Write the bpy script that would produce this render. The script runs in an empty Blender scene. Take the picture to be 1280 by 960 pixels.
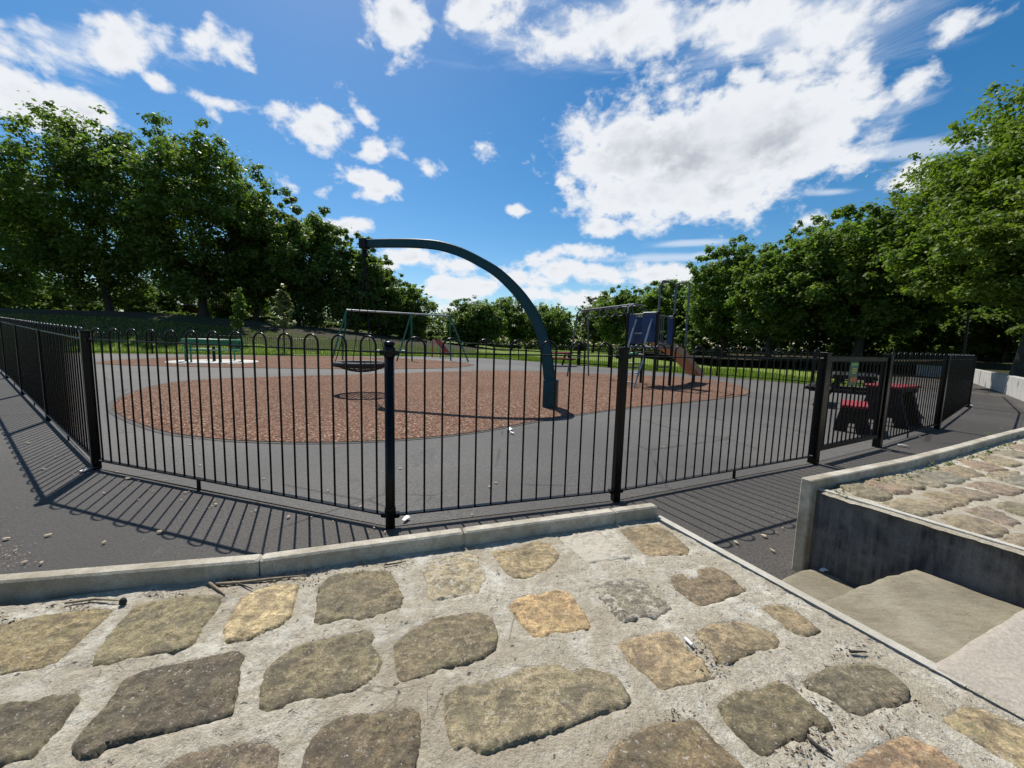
import bpy, math, random
import numpy as np
from mathutils import Vector, Matrix, noise as mnoise
from mathutils.geometry import delaunay_2d_cdt
random.seed(7)
SC = bpy.context.scene
COL = SC.collection
R = math.radians
# ------------------------------------------------------------------ camera
EYE, F, PITCH, ROLL = 1.25, 484.0, math.atan(52/484.0), 0.028
r0 = Vector((1, 0, 0)); fw = Vector((0, math.cos(PITCH), -math.sin(PITCH))); u0 = Vector((0, math.sin(PITCH), math.cos(PITCH)))
RT = r0*math.cos(ROLL) + u0*math.sin(ROLL)
UP = u0*math.cos(ROLL) - r0*math.sin(ROLL)
cd = bpy.data.cameras.new('camera'); cam = bpy.data.objects.new('camera', cd); COL.objects.link(cam)
M = Matrix(((RT.x, UP.x, -fw.x, 0), (RT.y, UP.y, -fw.y, 0), (RT.z, UP.z, -fw.z, EYE), (0, 0, 0, 1)))
cam.matrix_world = M
cd.sensor_width = 36.0; cd.lens = 36.0*F/1280.0; cd.clip_start = 0.02; cd.clip_end = 2000
SC.camera = cam
# ------------------------------------------------------------------ light
SUN_AZ, SUN_EL = R(-28.0), R(56.0)            # azimuth measured from +Y towards +X
sd = Vector((math.sin(SUN_AZ)*math.cos(SUN_EL), math.cos(SUN_AZ)*math.cos(SUN_EL), math.sin(SUN_EL)))
sl = bpy.data.lights.new('sun', 'SUN'); sl.energy = 5.0; sl.angle = R(0.55); sl.color = (1.0, 0.955, 0.88)
so = bpy.data.objects.new('sun', sl); so.rotation_euler = (-sd).to_track_quat('-Z', 'Y').to_euler(); COL.objects.link(so)
SC.view_settings.view_transform = 'Standard'; SC.view_settings.look = 'None'
SC.view_settings.exposure = 0.36; SC.view_settings.gamma = 1.0; SC.view_settings.use_curve_mapping = False


def ray(px, py):
    d = RT*((px-640)/F) - UP*((py-480)/F) + fw
    return d
def G(px, py, z=0.0):
    d = ray(px, py); t = (z-EYE)/d.z
    return Vector((d.x*t, d.y*t, z))
def D(px, py, Y):                              # point of the ray at depth Y
    d = ray(px, py); t = Y/d.y
    return Vector((d.x*t, Y, EYE+d.z*t))
def onplane(px, py, p0, n):
    d = ray(px, py); o = Vector((0, 0, EYE)); t = (p0-o).dot(n)/d.dot(n)
    return o+d*t

# ------------------------------------------------------------------ node helpers
class NT:
    def __init__(s, tree): s.t = tree; s.n = tree.nodes; s.l = tree.links
    def new(s, typ, **kw):
        n = s.n.new(typ)
        for k, v in kw.items(): setattr(n, k, v)
        return n
    def put(s, sock, v):
        if v is None: return
        if hasattr(v, 'node'): s.l.new(v, sock)
        else: sock.default_value = v
    def math(s, op, a, b=None, c=None, clamp=False):
        n = s.new('ShaderNodeMath', operation=op, use_clamp=clamp)
        s.put(n.inputs[0], a); s.put(n.inputs[1], b)
        if c is not None: s.put(n.inputs[2], c)
        return n.outputs[0]
    def noise(s, vec, scale, detail=4, rough=.55, dist=0.0):
        n = s.new('ShaderNodeTexNoise'); s.put(n.inputs['Vector'], vec); n.inputs['Scale'].default_value = scale
        n.inputs['Detail'].default_value = detail; n.inputs['Roughness'].default_value = rough; n.inputs['Distortion'].default_value = dist
        return n.outputs['Fac']
    def voro(s, vec, scale, feature='F1', out='Distance'):
        n = s.new('ShaderNodeTexVoronoi', feature=feature); s.put(n.inputs['Vector'], vec); n.inputs['Scale'].default_value = scale
        return n.outputs[out]
    def ramp(s, fac, stops):
        n = s.new('ShaderNodeValToRGB'); s.put(n.inputs[0], fac); el = n.color_ramp.elements
        while len(el) < len(stops): el.new(0.5)
        for e, (p, c) in zip(el, stops):
            e.position = p; e.color = (c, c, c, 1) if not hasattr(c, '__len__') else (*c, 1)
        return n.outputs[0]
    def sstep(s, v, a, b, lo=0.0, hi=1.0):
        n = s.new('ShaderNodeMapRange', interpolation_type='SMOOTHSTEP')
        s.put(n.inputs[0], v); n.inputs[1].default_value = a; n.inputs[2].default_value = b; n.inputs[3].default_value = lo; n.inputs[4].default_value = hi
        return n.outputs[0]
    def mix(s, fac, a, b, mode='MIX'):
        n = s.new('ShaderNodeMix', data_type='RGBA', blend_type=mode)
        s.put(n.inputs['Factor'], fac)
        for k, v in (('A', a), ('B', b)):
            sock = [i for i in n.inputs if i.name == k and i.type == 'RGBA'][0]
            if hasattr(v, 'node'): s.l.new(v, sock)
            else: sock.default_value = (*v, 1) if len(v) == 3 else v
        return [o for o in n.outputs if o.type == 'RGBA'][0]
    def bump(s, h, strength=.5, dist=.01):
        n = s.new('ShaderNodeBump'); n.inputs['Strength'].default_value = strength; n.inputs['Distance'].default_value = dist
        s.put(n.inputs['Height'], h); return n.outputs[0]

def new_mat(name):
    m = bpy.data.materials.new(name); m.use_nodes = True
    t = NT(m.node_tree); b = m.node_tree.nodes['Principled BSDF']
    return m, t, b
def objvec(t): return t.new('ShaderNodeTexCoord').outputs['Object']
def posvec(t): return t.new('ShaderNodeNewGeometry').outputs['Position']

def paint(name, col, rough=.45, metal=0.0, var=.25, scale=9, grit=0.0, spec=.5):
    m, t, b = new_mat(name); v = posvec(t)
    n = t.noise(v, scale, 5, .6)
    c = t.mix(t.ramp(n, [(.3, 0), (.7, 1)]), [x*(1-var) for x in col], [min(1, x*(1+var)) for x in col])
    t.put(b.inputs['Base Color'], c); t.put(b.inputs['Roughness'], t.math('MULTIPLY_ADD', n, .25, rough-.12))
    b.inputs['Metallic'].default_value = metal; b.inputs['Specular IOR Level'].default_value = spec
    if grit: t.put(b.inputs['Normal'], t.bump(t.noise(v, 160, 3), grit, .003))
    return m

MAT = {}
MAT['black'] = paint('black_paint', (.0030, .0030, .0033), .27, var=.3, grit=.05, spec=.20)
MAT['black_plastic'] = paint('black_plastic', (.007, .007, .0075), .6, spec=.25)
MAT['red_plastic'] = paint('red_plastic', (.22, .010, .020), .65, var=.15)
MAT['teal'] = paint('teal_paint', (.004, .044, .058), .38, var=.22, spec=.28)
MAT['blue'] = paint('blue_panel', (.007, .036, .125), .5, var=.15)
MAT['green'] = paint('green_paint', (.010, .16, .075), .45, var=.2)
MAT['dkgreen'] = paint('dark_green_paint', (.014, .12, .075), .45, var=.2)
MAT['steel'] = paint('galvanised_steel', (.28, .30, .31), .42, metal=.6, var=.2)
MAT['greysteel'] = paint('grey_steel', (.10, .115, .13), .45, metal=.4, var=.2)
MAT['slide'] = paint('brown_slide', (.36, .205, .125), .45, var=.15)
MAT['orange'] = paint('orange_red_paint', (.42, .06, .03), .45, var=.15)
MAT['rubber'] = paint('black_rubber', (.014, .014, .015), .7)
MAT['disc'] = paint('pale_disc', (.45, .44, .40), .8, var=.12, scale=3)
MAT['leafdry'] = paint('dry_leaf', (.34, .27, .18), .85, var=.4, scale=40)
MAT['white'] = paint('white_paper', (.75, .75, .73), .7, var=.06)
MAT['twig'] = paint('twig_wood', (.22, .17, .11), .85, var=.4, scale=60, grit=.4)
MAT['bark'] = paint('tree_bark', (.045, .036, .027), .9, var=.4, scale=6, grit=.6)
MAT['brownleaf'] = paint('brown_debris', (.13, .088, .055), .9, var=.6, scale=90)

def tarmac(name, base, speck, big, spec=.35):
    m, t, b = new_mat(name); v = posvec(t)
    fine = t.noise(v, 72, 3, .8); mid = t.noise(v, 27, 5, .75); lg = t.noise(v, 1.1, 5, .6); xl = t.noise(v, .28, 3, .5)
    c = t.mix(t.ramp(fine, [(.38, 0), (.64, 1)]), [x*.22 for x in base], [x*2.0 for x in base])
    c = t.mix(t.math('MULTIPLY', t.ramp(mid, [(.40, 0), (.70, 1)]), .45), c, [base[0]*1.6, base[1]*1.52, base[2]*1.42])
    c = t.mix(t.math('MULTIPLY', t.ramp(mid, [(.30, 1), (.46, 0)]), .5), c, [x*.35 for x in base])
    cell = t.voro(v, 52)
    sp = t.math('MULTIPLY', t.sstep(cell, .20, .10), t.ramp(t.noise(v, 23, 2), [(.56, 0), (.66, 1)]))
    c = t.mix(sp, c, speck)
    c = t.mix(t.math('MULTIPLY', t.ramp(lg, [(.38, 0), (.70, 1)]), big), c, [base[0]*1.7, base[1]*1.58, base[2]*1.42])
    c = t.mix(t.math('MULTIPLY', t.ramp(xl, [(.42, 0), (.56, 1)]), .6), c, [x*.62 for x in base])
    c = t.mix(t.math('MULTIPLY', t.sstep(t.noise(v, .75, 5, .7, 1.2), .60, .66), .35), c, [x*.5 for x in base])
    ck = t.voro(t.mix(.06, v, t.new('ShaderNodeTexNoise').outputs['Color']), .55, 'DISTANCE_TO_EDGE')
    c = t.mix(t.math('MULTIPLY', t.sstep(ck, .010, .004), t.ramp(t.noise(v, .9, 3), [(.50, 0), (.56, .7)])), c, [x*.25 for x in base])
    st = t.noise(v, 3.2, 6, .72, .6)
    c = t.mix(t.math('MULTIPLY', t.sstep(st, .60, .70), .30), c, [base[0]*2.0, base[1]*1.9, base[2]*1.65])
    t.put(b.inputs['Base Color'], c); b.inputs['Roughness'].default_value = .78
    b.inputs['Specular IOR Level'].default_value = spec
    t.put(b.inputs['Normal'], t.bump(t.math('ADD', fine, t.math('MULTIPLY', mid, .8)), .8, .008))
    return m
MAT['tarmac'] = tarmac('playground_tarmac', (.064, .062, .059), (.34, .33, .30), .45, .50)
MAT['path'] = tarmac('path_tarmac', (.056, .052, .048), (.34, .31, .27), .35)

def m_rubber():
    m, t, b = new_mat('red_rubber_mulch'); v = posvec(t)
    n = t.new('ShaderNodeTexVoronoi'); n.inputs['Scale'].default_value = 52; t.put(n.inputs['Vector'], v)
    sep = t.new('ShaderNodeSeparateColor'); t.l.new(n.outputs['Color'], sep.inputs[0])
    c = t.ramp(sep.outputs[0], [(0, (.028, .016, .012)), (.25, (.078, .038, .026)), (.55, (.15, .070, .046)), (.8, (.21, .112, .074)), (.93, (.32, .22, .155)), (1, (.46, .38, .30))])
    c = t.mix(t.math('MULTIPLY', t.ramp(t.noise(v, .8, 4), [(.4, 0), (.7, 1)]), .30), c, (.15, .095, .072))
    c = t.mix(t.math('MULTIPLY', t.ramp(t.noise(v, .35, 3), [(.45, 0), (.65, 1)]), .35), c, (.10, .056, .042))
    c = t.mix(1.0, c, (1.12, 1.14, 1.10), 'MULTIPLY')
    t.put(b.inputs['Base Color'], c); b.inputs['Roughness'].default_value = .95; b.inputs['Specular IOR Level'].default_value = .12
    t.put(b.inputs['Normal'], t.bump(n.outputs['Distance'], .9, .02))
    return m
MAT['mulch'] = m_rubber()

def m_concrete(name, base, dirt, dirtamt, grain=220, streak=0.0):
    m, t, b = new_mat(name); v = posvec(t)
    f1 = t.noise(v, grain, 3, .7); md = t.noise(v, 24, 5, .65); lg = t.noise(v, 3.5, 5, .6)
    c = t.mix(t.ramp(f1, [(.3, 0), (.7, 1)]), [x*.70 for x in base], [min(.9, x*1.22) for x in base])
    c = t.mix(t.math('MULTIPLY', t.ramp(md, [(.42, 0), (.68, 1)]), dirtamt*.6), c, dirt)
    c = t.mix(t.math('MULTIPLY', t.ramp(lg, [(.42, 0), (.70, 1)]), dirtamt), c, dirt)
    if streak:
        mp = t.new('ShaderNodeMapping'); t.put(mp.inputs['Vector'], v); mp.inputs['Scale'].default_value = (1, 1, .10)
        s1 = t.noise(mp.outputs[0], 28, 5, .7); s2 = t.noise(v, 5.5, 5, .65)
        k = t.math('MULTIPLY', t.ramp(s1, [(.35, .35), (.62, 1)]), t.ramp(s2, [(.36, .25), (.58, 1)]))
        c = t.mix(t.math('MULTIPLY', k, streak), c, (.030, .030, .032))
    t.put(b.inputs['Base Color'], c); b.inputs['Roughness'].default_value = .9; b.inputs['Specular IOR Level'].default_value = .3
    t.put(b.inputs['Normal'], t.bump(t.math('ADD', f1, md), .5, .004))
    return m
MAT['kerb'] = m_concrete('kerb_concrete', (.48, .44, .36), (.16, .13, .080), .75)
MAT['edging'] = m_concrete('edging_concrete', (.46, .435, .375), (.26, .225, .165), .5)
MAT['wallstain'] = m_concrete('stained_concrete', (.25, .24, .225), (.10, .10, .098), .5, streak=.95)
MAT['palewall'] = m_concrete('pale_wall_concrete', (.42, .41, .38), (.2, .2, .18), .4, grain=60)
MAT['tread'] = m_concrete('pinkish_concrete', (.40, .37, .335), (.26, .22, .18), .35)
def m_slab():
    m, t, b = new_mat('sandstone_slab'); v = posvec(t)
    mp = t.new('ShaderNodeMapping'); t.put(mp.inputs['Vector'], v); mp.inputs['Rotation'].default_value = (0, 0, -.35); mp.inputs['Scale'].default_value = (1, 3.2, 1)
    g = t.noise(v, 210, 4, .8); md = t.noise(mp.outputs[0], 16, 7, .72, .5); lg = t.noise(v, 5.5, 6, .66, .4)
    c = t.mix(t.ramp(g, [(.32, 0), (.68, 1)]), (.150, .130, .088), (.305, .27, .19))
    c = t.mix(t.math('MULTIPLY', t.ramp(md, [(.40, 0), (.66, 1)]), .55), c, (.155, .13, .085))
    c = t.mix(t.math('MULTIPLY', t.ramp(lg, [(.40, 0), (.64, 1)]), .6), c, (.33, .30, .225))
    c = t.mix(t.math('MULTIPLY', t.ramp(t.noise(v, 3.1, 4, .6), [(.48, 0), (.64, 1)]), .5), c, (.15, .135, .10))
    sp = t.math('MULTIPLY', t.sstep(t.noise(v, 75, 4, .7), .36, .30), .8); c = t.mix(sp, c, (.05, .042, .03))
    c = t.mix(t.math('MULTIPLY', t.sstep(t.noise(v, 70, 4, .72), .66, .71), .7), c, (.45, .42, .34))
    t.put(b.inputs['Base Color'], c); b.inputs['Roughness'].default_value = .9; b.inputs['Specular IOR Level'].default_value = .25
    t.put(b.inputs['Normal'], t.bump(t.math('ADD', md, t.math('MULTIPLY', g, .4)), .9, .008)); return m
MAT['slab'] = m_slab()
def m_mortar():
    m, t, b = new_mat('mortar'); v = posvec(t)
    f0 = t.noise(v, 420, 2, .7); f1 = t.noise(v, 150, 4, .75); md = t.noise(v, 45, 6, .72, .3); lg = t.noise(v, 7, 5, .65)
    c = t.mix(t.ramp(f1, [(.32, 0), (.66, 1)]), (.30, .265, .20), (.60, .55, .445))
    c = t.mix(t.math('MULTIPLY', t.ramp(md, [(.46, 0), (.62, 1)]), .55), c, (.27, .235, .175))
    c = t.mix(t.math('MULTIPLY', t.ramp(lg, [(.42, 0), (.66, 1)]), .6), c, (.33, .28, .205))
    c = t.mix(t.math('MULTIPLY', t.ramp(t.noise(v, 11, 5, .7), [(.52, 0), (.64, 1)]), .75), c, (.62, .585, .50))
    c = t.mix(t.math('MULTIPLY', t.ramp(t.noise(v, 2.3, 4, .6, .4), [(.48, 0), (.62, 1)]), .5), c, (.30, .245, .165))
    ck = t.voro(t.noise(v, 9, 3, .6) and v, 7.5, 'DISTANCE_TO_EDGE'); c = t.mix(t.math('MULTIPLY', t.sstep(ck, .012, .004), t.ramp(t.noise(v, 4.5, 3), [(.60, 0), (.66, .55)])), c, (.14, .115, .08))
    grit = t.sstep(t.voro(v, 95), .30, .16); sel = t.ramp(t.noise(v, 33, 2), [(.52, 0), (.62, 1)])
    c = t.mix(t.math('MULTIPLY', t.math('MULTIPLY', grit, sel), .85), c, t.mix(t.ramp(f0, [(.45, 0), (.55, 1)]), (.09, .075, .055), (.5, .46, .38)))
    pit = t.sstep(t.noise(v, 58, 4, .68), .37, .30)
    c = t.mix(t.math('MULTIPLY', pit, .75), c, (.06, .05, .038))
    t.put(b.inputs['Base Color'], c); b.inputs['Roughness'].default_value = .93; b.inputs['Specular IOR Level'].default_value = .2
    h = t.math('ADD', t.math('MULTIPLY', md, 1.3), t.math('SUBTRACT', t.math('MULTIPLY', f1, .8), t.math('MULTIPLY', pit, .8)))
    t.put(b.inputs['Normal'], t.bump(h, .95, .009)); return m
MAT['mortar'] = m_mortar()
MAT['brickwall'] = paint('dark_brick', (.10, .055, .04), .9, var=.4, scale=20)
MAT['roof'] = paint('pale_slate_roof', (.22, .22, .225), .6, var=.2)

def m_stone():
    m, t, b = new_mat('sandstone'); v = posvec(t)
    oi = t.new('ShaderNodeObjectInfo'); col = oi.outputs['Color']
    off = t.new('ShaderNodeVectorMath', operation='ADD'); t.put(off.inputs[0], v); 
    cmb = t.new('ShaderNodeCombineXYZ'); t.l.new(oi.outputs['Random'], cmb.inputs[2]); t.l.new(cmb.outputs[0], off.inputs[1]); v2 = off.outputs[0]
    f1 = t.noise(v2, 260, 4, .8); md = t.noise(v2, 62, 7, .74, .3); lg = t.noise(v2, 15, 6, .68, .8)
    mp = t.new('ShaderNodeMapping'); t.put(mp.inputs['Vector'], v2); mp.inputs['Rotation'].default_value = (0, 0, .5); mp.inputs['Scale'].default_value = (1, 4.5, 4.5)
    bed = t.noise(mp.outputs[0], 15, 7, .75, .5)
    k = t.math('MULTIPLY_ADD', t.ramp(f1, [(.34, 0), (.66, 1)]), 1.0, .52)
    k = t.math('MULTIPLY', k, t.math('MULTIPLY_ADD', t.ramp(md, [(.36, 0), (.64, 1)]), .85, .60))
    k = t.math('MULTIPLY', k, t.math('MULTIPLY_ADD', t.ramp(bed, [(.32, 0), (.68, 1)]), .55, .72))
    c = t.mix(1.0, col, k, 'MULTIPLY')
    c = t.mix(t.math('MULTIPLY', t.ramp(lg, [(.46, 0), (.60, 1)]), .75), c, t.mix(.5, t.mix(1.0, col, (.55, .52, .50), 'MULTIPLY'), (.075, .070, .062)))
    # ochre / lichen patches
    li = t.math('MULTIPLY', t.ramp(t.noise(v2, 30, 7, .75), [(.50, 0), (.60, 1)]), t.ramp(t.noise(v2, 5, 3), [(.42, 0), (.6, 1)]))
    c = t.mix(t.math('MULTIPLY', li, .55), c, (.26, .235, .125))
    pale = t.math('MULTIPLY', t.sstep(t.noise(v2, 105, 5, .78), .585, .64), .8)
    c = t.mix(pale, c, (.40, .37, .31))
    dk = t.math('MULTIPLY', t.sstep(t.noise(v2, 95, 5, .8), .40, .33), .75)
    c = t.mix(dk, c, (.03, .028, .022))
    # mortar dragged over the stone
    at = t.new('ShaderNodeAttribute', attribute_name='smear'); 
    sm = t.sstep(t.math('ADD', at.outputs['Fac'], t.math('MULTIPLY', t.math('SUBTRACT', t.noise(v2, 42, 8, .78, .4), .5), 2.2)), .32, .38)
    c = t.mix(sm, c, t.mix(t.ramp(f1, [(.3, 0), (.7, 1)]), (.30, .265, .205), (.54, .495, .41)))
    t.put(b.inputs['Base Color'], c); b.inputs['Roughness'].default_value = .88; b.inputs['Specular IOR Level'].default_value = .3
    h = t.math('ADD', t.math('MULTIPLY', md, 1.2), t.math('ADD', t.math('MULTIPLY', f1, .35), t.math('MULTIPLY', bed, .9)))
    t.put(b.inputs['Normal'], t.bump(h, .75, .007))
    return m
MAT['stone'] = m_stone()

def m_grass(name, a, bb, c3):
    m, t, b = new_mat(name); v = posvec(t)
    c = t.mix(t.ramp(t.noise(v, 1.4, 5, .7), [(.35, 0), (.65, 1)]), a, bb)
    c = t.mix(t.ramp(t.noise(v, .22, 3, .6), [(.42, 0), (.62, 1)]), c, c3)
    t.put(b.inputs['Base Color'], c); b.inputs['Roughness'].default_value = .95; b.inputs['Specular IOR Level'].default_value = .15
    return m
MAT['lawn'] = m_grass('lawn_ground', (.095, .155, .024), (.150, .205, .038), (.12, .16, .032))
MAT['litter_and_shade'] = m_grass('woodland_floor_and_shade', (.030, .026, .015), (.050, .042, .024), (.030, .038, .014))  # leaf litter colour; also paints the tree shade on the left bank

def m_leaf(name, dark, light, trans=.35, rough=.5):
    m = bpy.data.materials.new(name); m.use_nodes = True; t = NT(m.node_tree)
    b = m.node_tree.nodes['Principled BSDF']; out = m.node_tree.nodes['Material Output']
    at = t.new('ShaderNodeAttribute', attribute_name='tone')
    c = t.mix(at.outputs['Fac'], dark, light)
    c = t.mix(t.math('MULTIPLY', t.ramp(t.noise(posvec(t), .55, 2), [(.4, 0), (.62, 1)]), .4), c, [light[0]*.9, light[1]*.75, light[2]*.6])
    t.put(b.inputs['Base Color'], c); b.inputs['Roughness'].default_value = rough; b.inputs['Specular IOR Level'].default_value = .22
    tr = t.new('ShaderNodeBsdfTranslucent'); t.put(tr.inputs[0], t.mix(1.0, c, (1.3, 1.5, .55), 'MULTIPLY'))
    mx = t.new('ShaderNodeMixShader'); mx.inputs[0].default_value = trans
    t.l.new(b.outputs[0], mx.inputs[1]); t.l.new(tr.outputs[0], mx.inputs[2]); t.l.new(mx.outputs[0], out.inputs[0])
    return m
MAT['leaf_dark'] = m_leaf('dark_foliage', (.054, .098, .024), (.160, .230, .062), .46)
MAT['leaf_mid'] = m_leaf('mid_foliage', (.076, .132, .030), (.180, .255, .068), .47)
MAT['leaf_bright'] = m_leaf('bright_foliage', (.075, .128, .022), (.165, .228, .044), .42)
MAT['leaf_pale'] = m_leaf('pale_foliage', (.10, .13, .05), (.20, .22, .10), .3)
MAT['blade'] = m_leaf('grass_blade', (.10, .165, .022), (.19, .25, .05), .38, .7)

# ------------------------------------------------------------------ sky with clouds
W = bpy.data.worlds.new('World'); SC.world = W; W.use_nodes = True
wt = NT(W.node_tree); bg = W.node_tree.nodes['Background']
sky = wt.new('ShaderNodeTexSky', sky_type='NISHITA'); sky.sun_disc = False; sky.sun_elevation = SUN_EL; sky.sun_rotation = SUN_AZ
sky.altitude = 100; sky.air_density = 1.0; sky.dust_density = .35; sky.ozone_density = 2.2
hs = wt.new('ShaderNodeHueSaturation'); hs.inputs['Hue'].default_value = .4955; hs.inputs['Saturation'].default_value = 1.38; hs.inputs['Value'].default_value = 1.08; wt.l.new(sky.outputs[0], hs.inputs['Color'])
skyc = hs.outputs[0]
dirv = wt.new('ShaderNodeTexCoord').outputs['Generated']
nrm = wt.new('ShaderNodeVectorMath', operation='NORMALIZE'); wt.l.new(dirv, nrm.inputs[0]); dv = nrm.outputs[0]
sp = wt.new('ShaderNodeSeparateXYZ'); wt.l.new(dv, sp.inputs[0])
yy = wt.math('MAXIMUM', sp.outputs[1], .12)
uv = wt.new('ShaderNodeCombineXYZ'); wt.l.new(wt.math('DIVIDE', sp.outputs[0], yy), uv.inputs[0]); wt.l.new(wt.math('DIVIDE', sp.outputs[2], yy), uv.inputs[1])
front = wt.sstep(sp.outputs[1], .2, .45)
# the clouds in sight: (px, py, half width, half height, tilt degrees, weight)
CUMULUS = [(800, 190, 84, 54, 10, 1.5), (880, 195, 122, 66, 6, 1.6), (960, 172, 104, 62, 12, 1.5), (1015, 152, 62, 40, 25, 1.0), (800, 240, 80, 34, -5, 1.3), (895, 238, 70, 32, 20, 1.2), (1070, 88, 32, 44, -20, .7),
           (705, 56, 50, 20, 10, .62), (800, 38, 110, 32, 4, .68), (930, 20, 130, 40, 4, .66), (1030, 40, 80, 40, 25, .72), (1120, 15, 80, 26, 20, .5), (840, 268, 36, 15, 0, .8), (990, 72, 36, 30, 30, .8), (935, 98, 24, 16, 0, .8),
           (393, 158, 44, 27, 0, 1.0), (472, 187, 27, 14, 0, .85), (452, 224, 30, 13, -15, .85), (470, 238, 26, 12, 0, .8), (456, 143, 26, 9, -40, .55), (535, 211, 13, 12, 30, .5),
           (500, 15, 34, 34, 10, .8), (600, 16, 38, 30, 30, .75), (630, -14, 60, 22, 0, .7),
           (60, 60, 80, 26, -14, .72), (140, 62, 70, 28, 18, .74), (175, 32, 20, 24, 0, .6), (196, 104, 18, 10, -20, .75), (246, 50, 22, 26, -40, .5), (285, 66, 18, 20, -40, .5), (10, 118, 70, 28, -22, 1.0), (100, 138, 54, 22, -14, .95), (272, 127, 34, 7, -10, .55), (274, 154, 10, 14, 20, .45),
           (432, 284, 24, 13, 0, .85), (368, 232, 14, 7, -10, .5), (402, 240, 14, 7, 0, .5), (520, 322, 40, 11, 0, .85), (570, 330, 30, 12, 0, .85), (484, 330, 16, 9, 0, .7), (555, 362, 46, 13, 0, .85), (600, 356, 24, 10, 0, .8), (690, 335, 44, 16, 0, .95), (655, 347, 40, 12, 0, .9), (745, 342, 46, 13, 0, .9), (752, 284, 26, 11, 10, .85), (735, 316, 34, 11, 0, .85), (815, 342, 50, 13, 0, .95), (668, 368, 24, 10, 0, .8), (735, 376, 40, 12, 0, .85), (560, 386, 40, 9, 0, .7), (640, 385, 40, 9, 0, .7),
           (645, 262, 15, 8, 10, .6), (1022, 274, 26, 11, 10, .85), (1145, 222, 34, 17, 22, .9), (1186, 30, 34, 20, 35, .6), (1152, 94, 26, 18, 30, .5), (612, 185, 11, 10, 0, .3)]
WISPS = [(1150, 185, 95, 11, 9, .85), (1035, 240, 45, 5, 5, .7), (870, 303, 60, 5, 6, .75), (840, 322, 90, 6, 5, .7), (1240, 168, 60, 12, 8, .7), (760, 35, 170, 50, 6, .62), (1000, 35, 200, 60, 10, .62), (90, 60, 120, 40, 6, .48), (730, 165, 40, 14, 30, .45), (1105, 150, 60, 30, 30, .45)]
def uvp(px, py):
    d = ray(px, py); return d.x/d.y, d.z/d.y
def field(lst):
    acc = None
    for (px, py, rx, ry, a, w) in lst:
        u, v = uvp(px, py); k = 1+.35*abs((px-640)/640.0)**2*0
        mp = wt.new('ShaderNodeMapping', vector_type='TEXTURE'); wt.l.new(uv.outputs[0], mp.inputs['Vector'])
        mp.inputs['Location'].default_value = (u, v, 0); mp.inputs['Rotation'].default_value = (0, 0, R(a)-ROLL); mp.inputs['Scale'].default_value = (rx/F, ry/F, 1)
        ln = wt.new('ShaderNodeVectorMath', operation='LENGTH'); wt.l.new(mp.outputs[0], ln.inputs[0])
        val = wt.math('MULTIPLY', wt.math('SUBTRACT', 1.42, ln.outputs['Value']), w)
        acc = val if acc is None else wt.math('MAXIMUM', acc, val)
    return acc
st = wt.new('ShaderNodeMapping'); wt.l.new(dv, st.inputs['Vector']); st.inputs['Scale'].default_value = (1, 1, 1.5)
n1 = wt.noise(st.outputs[0], 12, 8, .56, .2); n2 = wt.noise(st.outputs[0], 30, 6, .58, .2); n0 = wt.noise(st.outputs[0], 4.2, 4, .55)
fl = wt.math('ADD', field(CUMULUS), wt.math('ADD', wt.math('MULTIPLY', wt.math('SUBTRACT', n1, .5), 3.0), wt.math('MULTIPLY', wt.math('SUBTRACT', n2, .5), 1.25)))
den = wt.math('MULTIPLY', wt.math('POWER', wt.sstep(fl, .10, .80), .9), front)
wst = wt.new('ShaderNodeMapping'); wt.l.new(dv, wst.inputs['Vector']); wst.inputs['Scale'].default_value = (.7, .7, 3.6)
nw = wt.noise(wst.outputs[0], 9, 8, .62, .6)
wf = wt.math('ADD', field(WISPS), wt.math('MULTIPLY', wt.math('SUBTRACT', nw, .5), 1.5))
wden = wt.math('MULTIPLY', wt.math('MULTIPLY', wt.sstep(wf, .15, .95), .55), front)
# the rest of the sky, out of frame, carries the same kind of fair weather cloud
side = wt.math('SUBTRACT', 1.0, front)
gen = wt.math('MULTIPLY', wt.sstep(wt.math('ADD', n0, wt.math('MULTIPLY', wt.math('SUBTRACT', n1, .5), .5)), .56, .68), side)
den = wt.math('MAXIMUM', den, gen)
thick = wt.sstep(wt.math('ADD', fl, wt.math('MULTIPLY', wt.math('SUBTRACT', n2, .5), .4)), .95, 2.1)
n3 = wt.noise(st.outputs[0], 8.5, 5, .55, .3)
puff = wt.sstep(wt.math('ADD', wt.math('MULTIPLY', n3, .8), wt.math('MULTIPLY', n1, .3)), .44, .68)
grey = wt.math('MULTIPLY', thick, wt.math('SUBTRACT', 1.0, wt.math('MULTIPLY', puff, .80)))
cc = wt.mix(grey, (8.3, 8.5, 8.8), (4.9, 5.2, 5.75))
tot = wt.mix(wden, skyc, (8.2, 8.6, 9.2))
tot = wt.mix(wt.math('MULTIPLY', den, .97), tot, cc)
wt.l.new(tot, bg.inputs['Color']); bg.inputs['Strength'].default_value = .082
W.cycles.sampling_method = 'MANUAL'; W.cycles.sample_map_resolution = 512

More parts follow.
